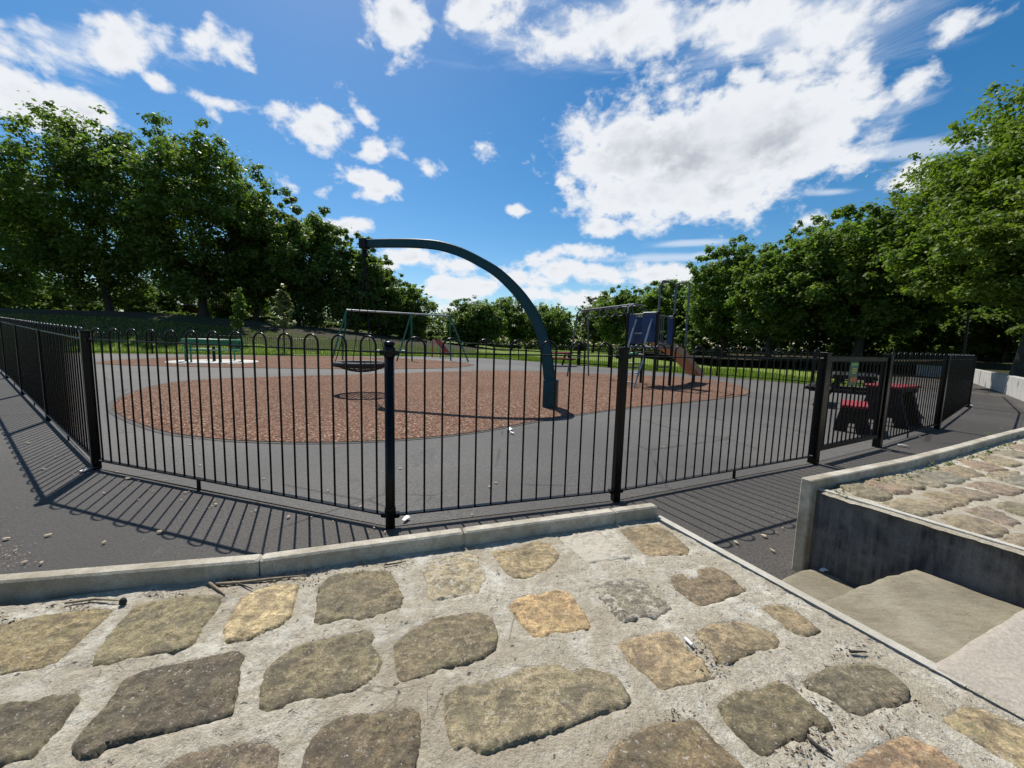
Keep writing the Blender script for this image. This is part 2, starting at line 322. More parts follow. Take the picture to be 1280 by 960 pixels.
# ------------------------------------------------------------------ mesh helpers
class MB:
    def __init__(s): s.v = []; s.f = []; s.sm = []
    def add(s, vs, fs, smooth=False):
        o = len(s.v); s.v += [tuple(x) for x in vs]; s.f += [tuple(i+o for i in f) for f in fs]; s.sm += [smooth]*len(fs); return s
    def box(s, c, size, ax=None, bev=0.0):
        X, Y, Z = ax if ax else (Vector((1, 0, 0)), Vector((0, 1, 0)), Vector((0, 0, 1)))
        c = Vector(c); a, b, h = [q/2 for q in size]
        if bev <= 0:
            vs = [c+X*sx*a+Y*sy*b+Z*sz*h for sz in (-1, 1) for sx, sy in ((-1, -1), (1, -1), (1, 1), (-1, 1))]
            return s.add(vs, [(3, 2, 1, 0), (4, 5, 6, 7), (0, 1, 5, 4), (1, 2, 6, 5), (2, 3, 7, 6), (3, 0, 4, 7)])
        e = bev; prof = [(-a+e, -b), (a-e, -b), (a, -b+e), (a, b-e), (a-e, b), (-a+e, b), (-a, b-e), (-a, -b+e)]
        vs = []
        for z, k in ((-h, e), (-h+e, 0), (h-e, 0), (h, e)):
            for (x, y) in prof:
                xx = x*(1-k/a); yy_ = y*(1-k/b); vs.append(c+X*xx+Y*yy_+Z*z)
        fs = [tuple(reversed(range(8))), tuple(range(24, 32))]
        for r in range(3):
            for i in range(8): j = (i+1) % 8; fs.append((r*8+i, r*8+j, r*8+8+j, r*8+8+i))
        return s.add(vs, fs)
    def tube(s, pts, rad, n=8, caps=True):
        pts = [Vector(p) for p in pts]; m = len(pts); rad = rad if hasattr(rad, '__len__') else [rad]*m
        t0 = (pts[1]-pts[0]).normalized(); nn = t0.orthogonal().normalized(); vs = []
        for i, p in enumerate(pts):
            t = (pts[min(i+1, m-1)]-pts[max(i-1, 0)]).normalized()
            nn = (nn-t*nn.dot(t)).normalized(); bb = t.cross(nn)
            vs += [p+(nn*math.cos(2*math.pi*k/n)+bb*math.sin(2*math.pi*k/n))*rad[i] for k in range(n)]
        fs = [(i*n+k, i*n+(k+1) % n, (i+1)*n+(k+1) % n, (i+1)*n+k) for i in range(m-1) for k in range(n)]
        s.add(vs, fs, True)
        if caps: s.add(vs[:n], [tuple(reversed(range(n)))]); s.add(vs[-n:], [tuple(range(n))])
        return s
    def prism(s, poly, z0, z1, zf=None):
        n = len(poly); a = [Vector((p[0], p[1], z0)) for p in poly]; b = [Vector((p[0], p[1], z1)) for p in poly]
        return s.add(a+b, [tuple(reversed(range(n))), tuple(range(n, 2*n))]+[(i, (i+1) % n, n+(i+1) % n, n+i) for i in range(n)])
    def lathe(s, c, prof, n=16):
        c = Vector(c); vs = [c+Vector((r*math.cos(2*math.pi*k/n), r*math.sin(2*math.pi*k/n), z)) for r, z in prof for k in range(n)]
        fs = [(i*n+k, i*n+(k+1) % n, (i+1)*n+(k+1) % n, (i+1)*n+k) for i in range(len(prof)-1) for k in range(n)]
        fs.append(tuple(range((len(prof)-1)*n, len(prof)*n))); return s.add(vs, fs, True)
    def mesh(s, name, mat):
        me = bpy.data.meshes.new(name); me.from_pydata(s.v, [], s.f); me.materials.append(mat)
        me.polygons.foreach_set('use_smooth', s.sm); me.update(); return me
    def build(s, name, mat, parent=None, loc=None, rz=0):
        return put(name, s.mesh(name, mat), parent, loc, rz)
def put(name, me, parent=None, loc=None, rz=0):
    o = bpy.data.objects.new(name, me); COL.objects.link(o)
    if parent: o.parent = parent
    if loc is not None: o.location = loc
    o.rotation_euler[2] = rz
    return o
def tag(o, label=None, cat=None, group=None, kind=None):
    if label: o['label'] = label
    if cat: o['category'] = cat
    if group: o['group'] = group
    if kind: o['kind'] = kind
    return o
def empty(name, loc, label, cat, group=None, rz=0):
    o = bpy.data.objects.new(name, None); COL.objects.link(o); o.location = loc; o.rotation_euler[2] = rz; o.empty_display_size = .1
    return tag(o, label, cat, group)
def copy_tree(o, parent=None):
    c = o.copy(); COL.objects.link(c); c.parent = parent
    for ch in list(o.children): copy_tree(ch, c)
    return c
def fast_mesh(name, verts, nf, k, mat, tone=None, smooth=False):
    me = bpy.data.meshes.new(name); nv = len(verts)
    me.vertices.add(nv); me.vertices.foreach_set('co', np.asarray(verts, np.float32).ravel())
    me.loops.add(nf*k); me.loops.foreach_set('vertex_index', np.arange(nf*k, dtype=np.int32))
    me.polygons.add(nf); me.polygons.foreach_set('loop_start', np.arange(0, nf*k, k, dtype=np.int32))
    me.update(calc_edges=True); me.materials.append(mat)
    if tone is not None:
        a = me.attributes.new('tone', 'FLOAT', 'FACE'); a.data.foreach_set('value', np.asarray(tone, np.float32))
    return me

# ------------------------------------------------------------------ terrain
def sst(a, b, x):
    t = min(1, max(0, (x-a)/(b-a))); return t*t*(3-2*t)
FAR = [(-26, 20.5), (-18.5, 23.6), (-14, 24.6), (-6.6, 29.5), (-2, 29), (.4, 27.5), (3.95, 23.2), (5.4, 21.6), (9.1, 17.2), (11.2, 14.4)]
def far_y(x):
    if x <= FAR[0][0]: return FAR[0][1]
    for (a, b), (c, d) in zip(FAR, FAR[1:]):
        if x <= c: return b+(d-b)*(x-a)/(c-a)
    return FAR[-1][1]
def H(x, y):
    q = max(0.0, min(9.0, -x-3.0)); a = .033*(q*q/(q+1.2))*(1-sst(8, 16, y))
    amp = 3.0*sst(4, -34, x)
    b = amp*sst(far_y(x)+1.6, far_y(x)+13, y)
    return a+b
def sheet(poly, dz, step, name, mat, hf=H):
    xs = [p[0] for p in poly]; ys = [p[1] for p in poly]; pts = [Vector((p[0], p[1])) for p in poly]; n = len(pts)
    ed = [(i, (i+1) % n) for i in range(n)]
    if step:
        x = min(xs)+step/2
        while x < max(xs):
            y = min(ys)+step/2
            while y < max(ys):
                pts.append(Vector((x, y))); y += step
            x += step
    vo, _, fo, _, _, _ = delaunay_2d_cdt(pts, ed, [], 1, 1e-5)
    me = bpy.data.meshes.new(name); me.from_pydata([(v.x, v.y, hf(v.x, v.y)+dz) for v in vo], [], [tuple(f) for f in fo]); me.materials.append(mat)
    me.update()
    if me.polygons and me.polygons[0].normal.z < 0: me.flip_normals()
    return put(name, me)
def smooth_poly(pts, sub=5):
    n = len(pts); out = []
    for i in range(n):
        p0, p1, p2, p3 = [Vector(pts[(i+k-1) % n]) for k in range(4)]
        for j in range(sub):
            t = j/sub
            out.append(.5*((2*p1)+(-p0+p2)*t+(2*p0-5*p1+4*p2-p3)*t*t+(-p0+3*p1-3*p2+p3)*t**3))
    return out
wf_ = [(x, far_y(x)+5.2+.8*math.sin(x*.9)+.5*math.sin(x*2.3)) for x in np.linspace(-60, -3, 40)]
tag(sheet(wf_+[(-3, 60), (-60, 60)], -.03, 1.2, 'woodland_floor_and_shade', MAT['litter_and_shade']), kind='structure')  # dark soil sheet whose colour also stands in for deep tree shade
# one ground sheet to the horizon
gx = sorted(set([-900, -400, -200, -120] + list(np.linspace(-80, 60, 71)) + [90, 150, 300, 900])); gy = sorted(set([-400, -100, -40] + list(np.linspace(-20, 90, 75)) + [120, 200, 400, 1000]))
b = MB(); nx, ny = len(gx), len(gy)
b.add([(x, y, H(x, y)-.06) for y in gy for x in gx], [(j*nx+i, j*nx+i+1, (j+1)*nx+i+1, (j+1)*nx+i) for j in range(ny-1) for i in range(nx-1)], True)
tag(b.build('ground', MAT['lawn']), kind='structure')
path_poly = [(-45, -12), (45, -12), (45, 30), (24, 24), (20, 26), (16, 20), (13.8, 14.6), (11, 13.5), (4, 14), (-14, 17), (-25, 20), (-30, 19.5), (-45, 20)]
tag(sheet(path_poly, 0.0, 1.0, 'path', MAT['path']), kind='structure')

A = G(121, 587);  B = G(488, 659); C_ = G(769, 626); Dp = G(1016, 579); E = G(1096, 559); Fp = G(1171, 536); Hq = G(1206, 492)
L1 = A+Vector((-8.0, 5.45, 0))*1.42; L2 = Vector((-26, 20.5, 0))
play = [(p.x, p.y) for p in (A, B, C_, Dp, E, Fp, Hq)] + [(13.4, 14.2)] + [(x, y) for x, y in reversed(FAR)] + [(L1.x, L1.y)]
tag(sheet(play, .004, .7, 'playground', MAT['tarmac']), kind='structure')
mul1 = [G(*p).xy for p in ((141, 517), (168, 498), (225, 484), (300, 477), (400, 471), (500, 467), (600, 464), (690, 465), (780, 469), (860, 472), (915, 480), (936, 491), (905, 498), (850, 504), (780, 511), (720, 519), (660, 529), (600, 540), (540, 547), (470, 552), (400, 554), (330, 553), (260, 549), (195, 540))]
mul2 = [G(*p).xy for p in ((121, 453.5), (160, 449.5), (230, 446.5), (320, 445.5), (420, 446), (500, 448), (560, 452), (592, 456), (560, 460), (500, 461.5), (420, 461.5), (300, 460.5), (200, 459.5), (140, 457.5))]
def grow(poly, k):
    c = sum((Vector(p) for p in poly), Vector((0, 0)))/len(poly)
    return [Vector(p)+(Vector(p)-c).normalized()*k for p in poly]
MAT['border'] = m_concrete('mulch_border', (.085, .08, .075), (.05, .045, .04), .5)
for q in (mul1, mul2):
    tag(sheet(smooth_poly(grow(q, .07)), .010, .7, 'rubber_border', MAT['border']), kind='structure')
    tag(sheet(smooth_poly(q), .017, .7, 'rubber_surface', MAT['mulch']), kind='structure')
# raised woodland floor behind the retaining wall on the right
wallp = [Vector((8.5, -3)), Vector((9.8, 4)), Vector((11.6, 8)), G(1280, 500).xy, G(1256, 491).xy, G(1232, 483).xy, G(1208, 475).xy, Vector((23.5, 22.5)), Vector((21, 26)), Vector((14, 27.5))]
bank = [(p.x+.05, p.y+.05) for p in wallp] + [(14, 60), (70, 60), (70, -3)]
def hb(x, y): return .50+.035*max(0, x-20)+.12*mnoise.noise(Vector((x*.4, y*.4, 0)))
tag(sheet(bank, 0, 1.6, 'woodland_floor_and_shade', MAT['litter_and_shade'], hb), kind='structure')

# ------------------------------------------------------------------ stone bank in front
kpx = [(-330, 754), (-150, 739.3), (0, 727), (323, 700.5), (580, 665.5), (770, 639.8), (823, 632.6)]
KT = .54
KP = [G(x, y, KT) for x, y in kpx]
KP = [KP[2]+(KP[2]-KP[3]).normalized()*1.9, KP[2]+(KP[2]-KP[3]).normalized()*.95, KP[2]+(KP[2]-KP[3]).normalized()*.05] + KP[3:]
kb = empty('kerb', (KP[4].x, KP[4].y, 0), 'long low concrete kerb between the stone paving and the tarmac path by the fence', 'kerb')
KIN = kb.matrix_basis.copy()
def rel(o, p): return Vector(p)-o.location
for i in range(len(KP)-1):
    a, c = KP[i], KP[i+1]; d = (c-a).normalized(); n = Vector((-d.y, d.x, 0)); g = .004
    m = MB(); mid = (a+c)/2+n*.023-Vector((0, 0, .30)); L = (c-a).length-g
    m.box(rel(kb, mid), (L, .046, .60), (d, n, Vector((0, 0, 1))), .006)
    o = m.build('kerb_stone', MAT['kerb'], kb); 
# bank plane
pa, pb = KP[3].copy(), KP[-1].copy(); pa.z = pb.z = .485
kd = (pb-pa).normalized(); kn = Vector((kd.y, -kd.x, 0))      # towards the viewer
SL = 0.0
bx_, by_ = kd, (kn+Vector((0, 0, SL))).normalized()
bn = bx_.cross(by_).normalized()
if bn.z < 0: bn = -bn
def BP(px, py): return onplane(px, py, pa, bn)
def ab(p): q = p-pa; return q.dot(bx_), q.dot(by_)
def unab(a, b_): return pa+bx_*a+by_*b_
e0, e1 = BP(823, 650), BP(1192, 851)
ea0, ea1 = ab(e0), ab(e1)
def edge_a(b_): return ea0[0]+(ea1[0]-ea0[0])*(b_-ea0[1])/(ea1[1]-ea0[1])

STONES = [
 ([(-20,785),(30,774),(75,767),(120,760),(144,761),(125,780),(100,802),(75,827),(50,835),(25,840),(0,844),(-20,845)], (0.249,0.195,0.102), 0.04, .010),
 ([(172,755),(200,750),(250,745),(277,747),(272,762),(255,782),(245,802),(232,812),(175,822),(135,831),(117,831),(116,821),(132,797),(150,777)], (0.228,0.186,0.105), 0, .012),
 ([(280,790),(287,772),(300,750),(322,739),(360,730),(374,734),(370,750),(365,770),(352,782),(327,792),(312,800),(282,805)], (0.452,0.347,0.190), 0, .022),
 ([(397,736),(412,721),(452,714),(487,715),(497,730),(504,746),(501,760),(465,772),(445,776),(430,772),(402,781),(392,780),(395,762)], (0.194,0.157,0.093), 0, .012),
 ([(525,712),(545,700),(580,692),(595,692),(602,710),(609,725),(602,730),(600,742),(567,747),(542,752),(534,747),(534,730)], (0.341,0.278,0.172), 0.26, .006),
 ([(616,690),(640,687),(670,677),(687,681),(700,692),(697,702),(685,712),(665,721),(642,724),(632,717),(622,702)], (0.329,0.250,0.137), 0.1, .008),
 ([(697,670),(720,666),(750,666),(767,682),(790,699),(765,701),(735,705),(720,692),(705,680)], (0.275,0.220,0.141), 0.6, .004),
 ([(774,662),(795,659),(820,656),(840,667),(862,686),(860,694),(830,695),(807,694),(790,679)], (0.266,0.198,0.114), 0, .006),
 ([(635,757),(650,747),(675,744),(695,739),(710,741),(722,757),(732,770),(740,785),(720,789),(697,792),(677,798),(665,796),(655,785),(642,767)], (0.434,0.296,0.150), 0, .014),
 ([(742,744),(757,745),(750,732),(760,726),(775,726),(792,724),(810,731),(820,745),(835,752),(841,762),(825,769),(802,772),(780,779),(765,767),(755,752)], (0.206,0.178,0.133), 0.24, .005),
 ([(837,722),(852,717),(862,725),(875,721),(871,712),(890,710),(905,715),(920,727),(935,739),(912,747),(895,755),(875,760),(865,752),(857,745),(845,737)], (0.190,0.143,0.087), 0, .008),
 ([(492,805),(517,785),(540,775),(575,769),(600,766),(615,772),(624,792),(620,812),(600,825),(580,832),(557,834),(530,847),(502,854),(494,842)], (0.194,0.154,0.093), 0, .014),
 ([(324,870),(332,840),(347,825),(370,810),(402,800),(440,791),(460,787),(470,795),(465,805),(479,825),(472,842),(457,855),(432,867),(390,874),(365,877),(340,890),(322,889)], (0.196,0.159,0.095), 0, .012),
 ([(87,935),(112,905),(135,880),(150,855),(162,847),(200,835),(250,825),(300,815),(307,820),(299,837),(299,862),(292,895),(277,902),(225,912),(175,925),(137,932),(120,947),(97,950)], (0.124,0.099,0.066), 0, .024),
 ([(-20,885),(12,881),(37,880),(70,870),(95,866),(102,872),(87,892),(72,912),(55,932),(42,950),(25,951),(0,957),(-20,960)], (0.143,0.117,0.075), 0, .014),
 ([(202,960),(225,947),(250,940),(287,931),(330,929),(350,935),(345,965),(330,1000),(190,1000)], (0.182,0.142,0.096), 0.03, .008),
 ([(380,945),(390,925),(402,910),(415,902),(440,894),(478,892),(510,886),(526,890),(527,915),(520,960),(510,1000),(390,1000),(376,970)], (0.162,0.124,0.076), 0, .014),
 ([(555,872),(572,860),(602,855),(632,847),(652,837),(680,834),(700,832),(715,842),(730,837),(752,840),(770,846),(782,862),(791,877),(780,885),(755,892),(720,907),(690,917),(652,930),(615,942),(597,941),(587,935),(575,936),(568,940),(562,932),(556,910)], (0.255,0.209,0.128), 0.03, .022),
 ([(772,805),(792,797),(827,790),(842,790),(860,812),(880,827),(892,847),(875,852),(855,856),(840,862),(827,866),(815,852),(797,837),(782,820)], (0.342,0.255,0.148), 0.04, .010),
 ([(867,790),(890,781),(920,776),(945,782),(967,790),(976,802),(970,812),(945,815),(925,825),(907,832),(895,827),(890,815),(875,802)], (0.269,0.206,0.121), 0.08, .008),
 ([(950,759),(970,756),(987,759),(1005,772),(1027,790),(1005,797),(990,790),(972,776)], (0.268,0.204,0.118), 0, .007),
 ([(897,882),(910,872),(925,865),(952,862),(970,854),(987,860),(1000,872),(1020,887),(1037,900),(1042,912),(1035,917),(1015,907),(1010,915),(1005,929),(987,927),(967,940),(952,946),(935,932),(920,920),(905,900)], (0.163,0.133,0.078), 0, .016),
 ([(1002,852),(1020,841),(1050,832),(1082,827),(1100,832),(1120,845),(1137,862),(1135,875),(1120,885),(1102,887),(1080,899),(1060,892),(1045,880),(1030,870),(1012,862)], (0.160,0.133,0.086), 0, .014),
 ([(755,952),(765,935),(785,925),(802,912),(827,905),(860,901),(870,900),(880,910),(897,930),(915,942),(932,960),(925,1000),(750,1000)], (0.210,0.156,0.089), 0, .016),
 ([(1050,962),(1085,940),(1110,925),(1132,920),(1160,930),(1180,942),(1210,965),(1200,1000),(1060,1000)], (0.318,0.214,0.123), 0.03, .012),
 ([(1173,900),(1203,884),(1230,887),(1260,900),(1300,920),(1310,965),(1280,965),(1260,952),(1230,933),(1200,917)], (0.330,0.253,0.142), 0.05, .006)]

def pip(P, poly):
    x, y = P[:, 0], P[:, 1]; n = len(poly); ins = np.zeros(len(P), bool)
    for i in range(n):
        x1, y1 = poly[i]; x2, y2 = poly[(i+1) % n]
        c = ((y1 > y) != (y2 > y)); xi = (x2-x1)*(y-y1)/(y2-y1+1e-12)+x1
        ins ^= c & (x < xi)
    return ins
def dist_poly(P, poly):
    d = np.full(len(P), 1e9); n = len(poly)
    for i in range(n):
        a = np.array(poly[i]); c = np.array(poly[(i+1) % n]); v = c-a; L = v.dot(v)+1e-12
        t = np.clip(((P-a)@v)/L, 0, 1); q = a+t[:, None]*v; d = np.minimum(d, np.hypot(*(P-q).T))
    return d
def make_stone(poly2, proud, to3, nrm, parent, col, smear, seed, step):
    """a stone from its outline: rough worn top, rounded arris, sides down into the mortar"""
    rnd = random.Random(seed); n = len(poly2); out = []
    for i in range(n):
        p, q = Vector(poly2[i]), Vector(poly2[(i+1) % n]); L = (q-p).length; k = max(1, int(L/(step*1.2)))
        for j in range(k):
            t = j/k; pt = p.lerp(q, t); w = mnoise.noise(Vector((pt.x*24+seed, pt.y*24, seed*.7)))*step*.50 + mnoise.noise(Vector((pt.x*130+seed, pt.y*130, 3)))*step*.08
            nn = Vector(((q-p).y, -(q-p).x)).normalized(); out.append(pt+nn*w)
    pol = [(v.x, v.y) for v in out]
    xs = np.array([v[0] for v in pol]); ys = np.array([v[1] for v in pol])
    g = np.array([(x+rnd.uniform(-.3, .3)*step, y+rnd.uniform(-.3, .3)*step) for x in np.arange(xs.min(), xs.max(), step) for y in np.arange(ys.min(), ys.max(), step)])
    g = g[pip(g, pol)]
    if len(g): g = g[dist_poly(g, pol) > step*.45]
    pts = [Vector(p) for p in pol]+[Vector(p) for p in g]; m = len(pol)
    vo, _, fo, _, _, _ = delaunay_2d_cdt(pts, [(i, (i+1) % m) for i in range(m)], [], 1, 1e-7)
    Pn = np.array([(v.x, v.y) for v in vo]); d = dist_poly(Pn, pol)
    tx, ty = rnd.uniform(-.02, .02), rnd.uniform(-.02, .02); cx, cy = Pn.mean(0); vs = []; sme = []
    for (x, y), dd in zip(Pn, d):
        big = mnoise.fractal(Vector((x*7+seed*3, y*7, seed)), 1, 2, 5); fine = mnoise.fractal(Vector((x*42+seed*3, y*42, seed)), .9, 2, 3)
        ter = mnoise.fractal(Vector((x*11+seed*5, y*17, seed+9)), .9, 2, 4); top = proud*.75+big*.0045+fine*.0018+.0035*sst(.05, .16, ter)-.004*sst(.32, .42, ter)+(x-cx)*tx+(y-cy)*ty
        e = 1-math.exp(-dd/.0024)
        h = -.012+(top+.012)*e if dd > 1e-6 else -.012
        vs.append(tuple(to3(x, y)+nrm*h)); sme.append(smear+max(0, .16-dd*14)*(.8 if smear > 0 else .35)-.25*(0 if smear > 0 else 1))
    me = bpy.data.meshes.new('stone'); me.from_pydata([tuple(Vector(v)-parent.location) for v in vs], [], [tuple(f) for f in fo]); me.materials.append(MAT['stone']); me.update()
    if sum(p.normal.dot(nrm) for p in me.polygons) < 0: me.flip_normals()
    me.polygons.foreach_set('use_smooth', [True]*len(me.polygons))
    a = me.attributes.new('smear', 'FLOAT', 'POINT'); a.data.foreach_set('value', sme)
    o = put('stone', me, parent); o.color = (*col, 1); return o

def mortar_patch(name, cols, rows, to3, polys, nrm, seed, amp=1.0):
    P = np.array([(cols(i, j)) for j in range(rows[1]+1) for i in range(rows[0]+1)]); w = rows[0]+1
    dm = np.full(len(P), 1e9); ins_ = np.zeros(len(P), bool)
    for p in polys:
        p = np.array(p); lo = p.min(0)-.08; hi = p.max(0)+.08
        k = np.where((P[:, 0] > lo[0]) & (P[:, 0] < hi[0]) & (P[:, 1] > lo[1]) & (P[:, 1] < hi[1]))[0]
        if len(k):
            dm[k] = np.minimum(dm[k], dist_poly(P[k], [tuple(q) for q in p])); ins_[k] |= pip(P[k], [tuple(q) for q in p])
    vs = []
    for (x, y), dd, ii in zip(P, dm, ins_):
        h = mnoise.fractal(Vector((x*7+seed, y*7, 2)), 1, 2, 3)*.0045 + mnoise.fractal(Vector((x*42, y*42, seed)), .8, 2, 4)*.0028 + abs(mnoise.noise(Vector((x*120, y*120, 5))))*.0016
        pit = mnoise.noise(Vector((x*24, y*24, 9))); h -= max(0, pit-.42)*.02
        h -= min(.016, max(0, dd-.002)*2.5) if ii else 0
        vs.append(tuple(to3(x, y)+nrm*(h*amp)))
    fs = [(j*w+i, j*w+i+1, (j+1)*w+i+1, (j+1)*w+i) for j in range(rows[1]) for i in range(rows[0])]
    me = bpy.data.meshes.new(name); me.from_pydata(vs, [], fs); me.materials.append(MAT['mortar']); me.update()
    if sum(p.normal.dot(nrm) for p in me.polygons[:200]) < 0: me.flip_normals()
    me.polygons.foreach_set('use_smooth', [True]*len(me.polygons)); return put(name, me)

polys = [[ab(BP(x, y)) for x, y in s[0]] for s in STONES]
B0, B1 = -.04, 1.9
NA, NB = 400, 240
ALEFT = -1.75
def gridpt(i, j):
    b_ = B0+(B1-B0)*(j/NB)**1.35; a1 = edge_a(b_)-.012; t = (i/NA); t = 1-(1-t)**1.0
    return (ALEFT+(a1-ALEFT)*t, b_)
mb_ = tag(mortar_patch('stone_bank', gridpt, (NA, NB), unab, polys, bn, 1.7), kind='structure')
def grow2(poly, k):
    n = len(poly); A_ = sum(poly[i][0]*poly[(i+1) % n][1]-poly[(i+1) % n][0]*poly[i][1] for i in range(n)); out = []; sg_ = 1 if A_ > 0 else -1
    for i in range(n):
        a, p, c = Vector(poly[i-1]), Vector(poly[i]), Vector(poly[(i+1) % n]); d = ((p-a).normalized()+(c-p).normalized()).normalized()
        out.append((p.x+d.y*k*sg_, p.y-d.x*k*sg_))
    return out
for k, ((px_, col, sm, pr), p2) in enumerate(zip(STONES, polys)):
    make_stone(grow2(p2, .004), pr*.42, unab, bn, mb_, col, sm, k+1, .0064)
# more of the same paving just out of the frame
rnd = random.Random(5)
for (a, b_) in [(-1.55, .32), (-1.5, .66), (-1.95, .5), (-1.2, 1.15), (-.75, 1.5), (-.2, 1.52), (.3, 1.6), (.8, 1.65), (-1.75, 1.05), (-.4, 1.95), (.2, 2.05), (.75, 2.1), (-1.1, 1.9)]:
    a, b_ = a*.62, b_*.62; w, h = rnd.uniform(.09, .13), rnd.uniform(.07, .085)
    q = [(a+w*math.cos(t)*rnd.uniform(.85, 1.05)*(1.12 if k % 2 else 1), b_+h*math.sin(t)*rnd.uniform(.85, 1.05)*(1.12 if k % 2 else 1)) for k, t in enumerate(np.linspace(0, 2*math.pi, 9)[:-1]+.39)]
    make_stone(q, .012, unab, bn, mb_, (.18, .155, .10), 0, rnd.randint(50, 999), .014)
# concrete edging down the side of the bank
d = (e1-e0); d2 = d.normalized(); sd_ = Vector((d2.y, -d2.x, 0)).normalized(); sd_ = sd_ if sd_.x > 0 else -sd_
m = MB(); W_ = .032; lo = .9
t0 = e0-d2*.02; t1 = e0+d2*(d.length*1.02)
vs = [t0+bn*.007, t1+bn*.0005, t1+sd_*W_+bn*.0005, t0+sd_*W_+bn*.007]
vs2 = [Vector((v.x, v.y, -.06)) for v in vs]
m.add(vs+vs2, [(0, 1, 2, 3), (4, 7, 6, 5), (0, 4, 5, 1), (1, 5, 6, 2), (2, 6, 7, 3), (3, 7, 4, 0)])
q0, q1 = t1+d2*.002, t1+d2*(d.length*.9)
m2 = MB(); v_ = [q0+bn*.0005, q1+bn*.0005, q1+sd_*W_+bn*.0005, q0+sd_*W_+bn*.0005]; w_ = [Vector((v.x, v.y, -.06)) for v in v_]
m2.add(v_+w_, [(0, 1, 2, 3), (4, 7, 6, 5), (0, 4, 5, 1), (1, 5, 6, 2), (2, 6, 7, 3), (3, 7, 4, 0)])
ew = m.build('edging_wall', MAT['edging']); m2.build('worn_end', MAT['mortar'], ew)
tag(ew, 'narrow pale concrete edging down the side of the stone paving beside the steps', 'edging')

# ------------------------------------------------------------------ steps
SZ1, SZ2, SZ3 = .055, .285, .488
st_ = empty('steps', G(1100, 740, SZ2), 'short flight of stone slab steps between the edging and the dark concrete wall', 'steps')
def slab(name, px, zt, th, mat, under=None, jit=.006, seed=0, world=None):
    """slab whose far and side edges follow the outline, with a worn uneven arris"""
    pts = world or [G(x, y, zt) for x, y in px]; out = []
    n = len(pts)
    for i in range(n):
        p, q = pts[i], pts[(i+1) % n]; k = max(1, int((q-p).length/.03))
        for j in range(k):
            v = p.lerp(q, j/k); w = mnoise.noise(Vector((v.x*14+seed, v.y*14, 1)))*jit+mnoise.noise(Vector((v.x*60, v.y*60, seed)))*jit*.4
            nn = Vector(((q-p).y, -(q-p).x, 0)).normalized(); out.append(Vector((v.x, v.y))+Vector((nn.x, nn.y))*w)
    m_ = len(out); pol = [(v.x, v.y) for v in out]; xs = [v.x for v in out]; ys = [v.y for v in out]; s_ = .022
    g = np.array([(x, y) for x in np.arange(min(xs), max(xs), s_) for y in np.arange(min(ys), max(ys), s_)]); g = g[pip(g, pol)]; g = g[dist_poly(g, pol) > .008]
    vo, _, fo, _, _, _ = delaunay_2d_cdt(out+[Vector(q) for q in g], [(i, (i+1) % m_) for i in range(m_)], [], 1, 1e-6)
    Pn = np.array([(v.x, v.y) for v in vo]); dd = dist_poly(Pn, pol); vs = []
    for (x, y), q in zip(Pn, dd):
        h = zt+mnoise.fractal(Vector((x*4+seed, y*4, seed)), 1, 2, 4)*.007-.006*math.exp(-q/.008)
        vs.append(Vector((x, y, h))-st_.location)
    nv = len(vs); fs = [tuple(f) for f in fo]
    lowv = [v-Vector((0, 0, th)) for v in vs[:m_]]; vs += lowv
    fs += [(i, (i+1) % m_, nv+(i+1) % m_, nv+i) for i in range(m_)]
    me = bpy.data.meshes.new(name); me.from_pydata([tuple(v) for v in vs], [], fs); me.materials.append(mat); me.update()
    if me.polygons[0].normal.z < 0: me.flip_normals()
    return put(name, me, st_)
slab('slab', [(925, 742), (972, 725), (1004, 712), (1022, 710), (1050, 722), (1085, 745), (1085, 790), (990, 800)], SZ1, .12, MAT['slab'], seed=1)
slab('slab', [(975, 775), (1022, 753), (1063, 736), (1110, 720), (1145, 711), (1175, 722), (1215, 736), (1285, 760), (1330, 790), (1200, 880), (1090, 860)], SZ2, .30, MAT['slab'], seed=4)
# top tread with a ribbed surface
m, t, bb = new_mat('ribbed_concrete'); v = posvec(t)
mp = t.new('ShaderNodeMapping'); t.put(mp.inputs['Vector'], v); mp.inputs['Rotation'].default_value = (0, 0, .8)
wv = t.new('ShaderNodeTexVoronoi'); wv.inputs['Scale'].default_value = 150; t.put(wv.inputs['Vector'], mp.outputs[0])
nz = t.noise(v, 90, 4, .7); lg = t.noise(v, 6, 4)
c = t.mix(t.ramp(nz, [(.3, 0), (.7, 1)]), (.23, .20, .16), (.39, .345, .285)); c = t.mix(t.math('MULTIPLY', t.ramp(lg, [(.4, 0), (.7, 1)]), .4), c, (.27, .23, .19))
t.put(bb.inputs['Base Color'], c); bb.inputs['Roughness'].default_value = .9; t.put(bb.inputs['Normal'], t.bump(wv.outputs['Distance'], .35, .003)); MAT['ribbed'] = m
ZW = .485
wA = G(1009, 609, ZW); wB = G(1281, 691, ZW); wd = (wB-wA).normalized()
p0, p1 = G(1161, 833, SZ3), G(1285, 757, SZ3); dt_ = p1-p0
k_ = ((wA.x-p0.x)*wd.y-(wA.y-p0.y)*wd.x)/(dt_.x*wd.y-dt_.y*wd.x); hit = p0+dt_*k_; hit.z = SZ3; tl = (hit-wA).dot(wd)
far_r = wA+wd*2.28; far_r.z = SZ3; e_l = e0+d2*(d.length*1.88)+sd_*.033; e_l.z = SZ3
slab('tread', None, SZ3, .50, MAT['ribbed'], seed=8, jit=.003, world=[p0, G(1220, 797, SZ3), p1, hit-dt_.normalized()*.004, far_r-dt_.normalized()*.004, e_l, G(1292, 902, SZ3), G(1240, 872, SZ3)])

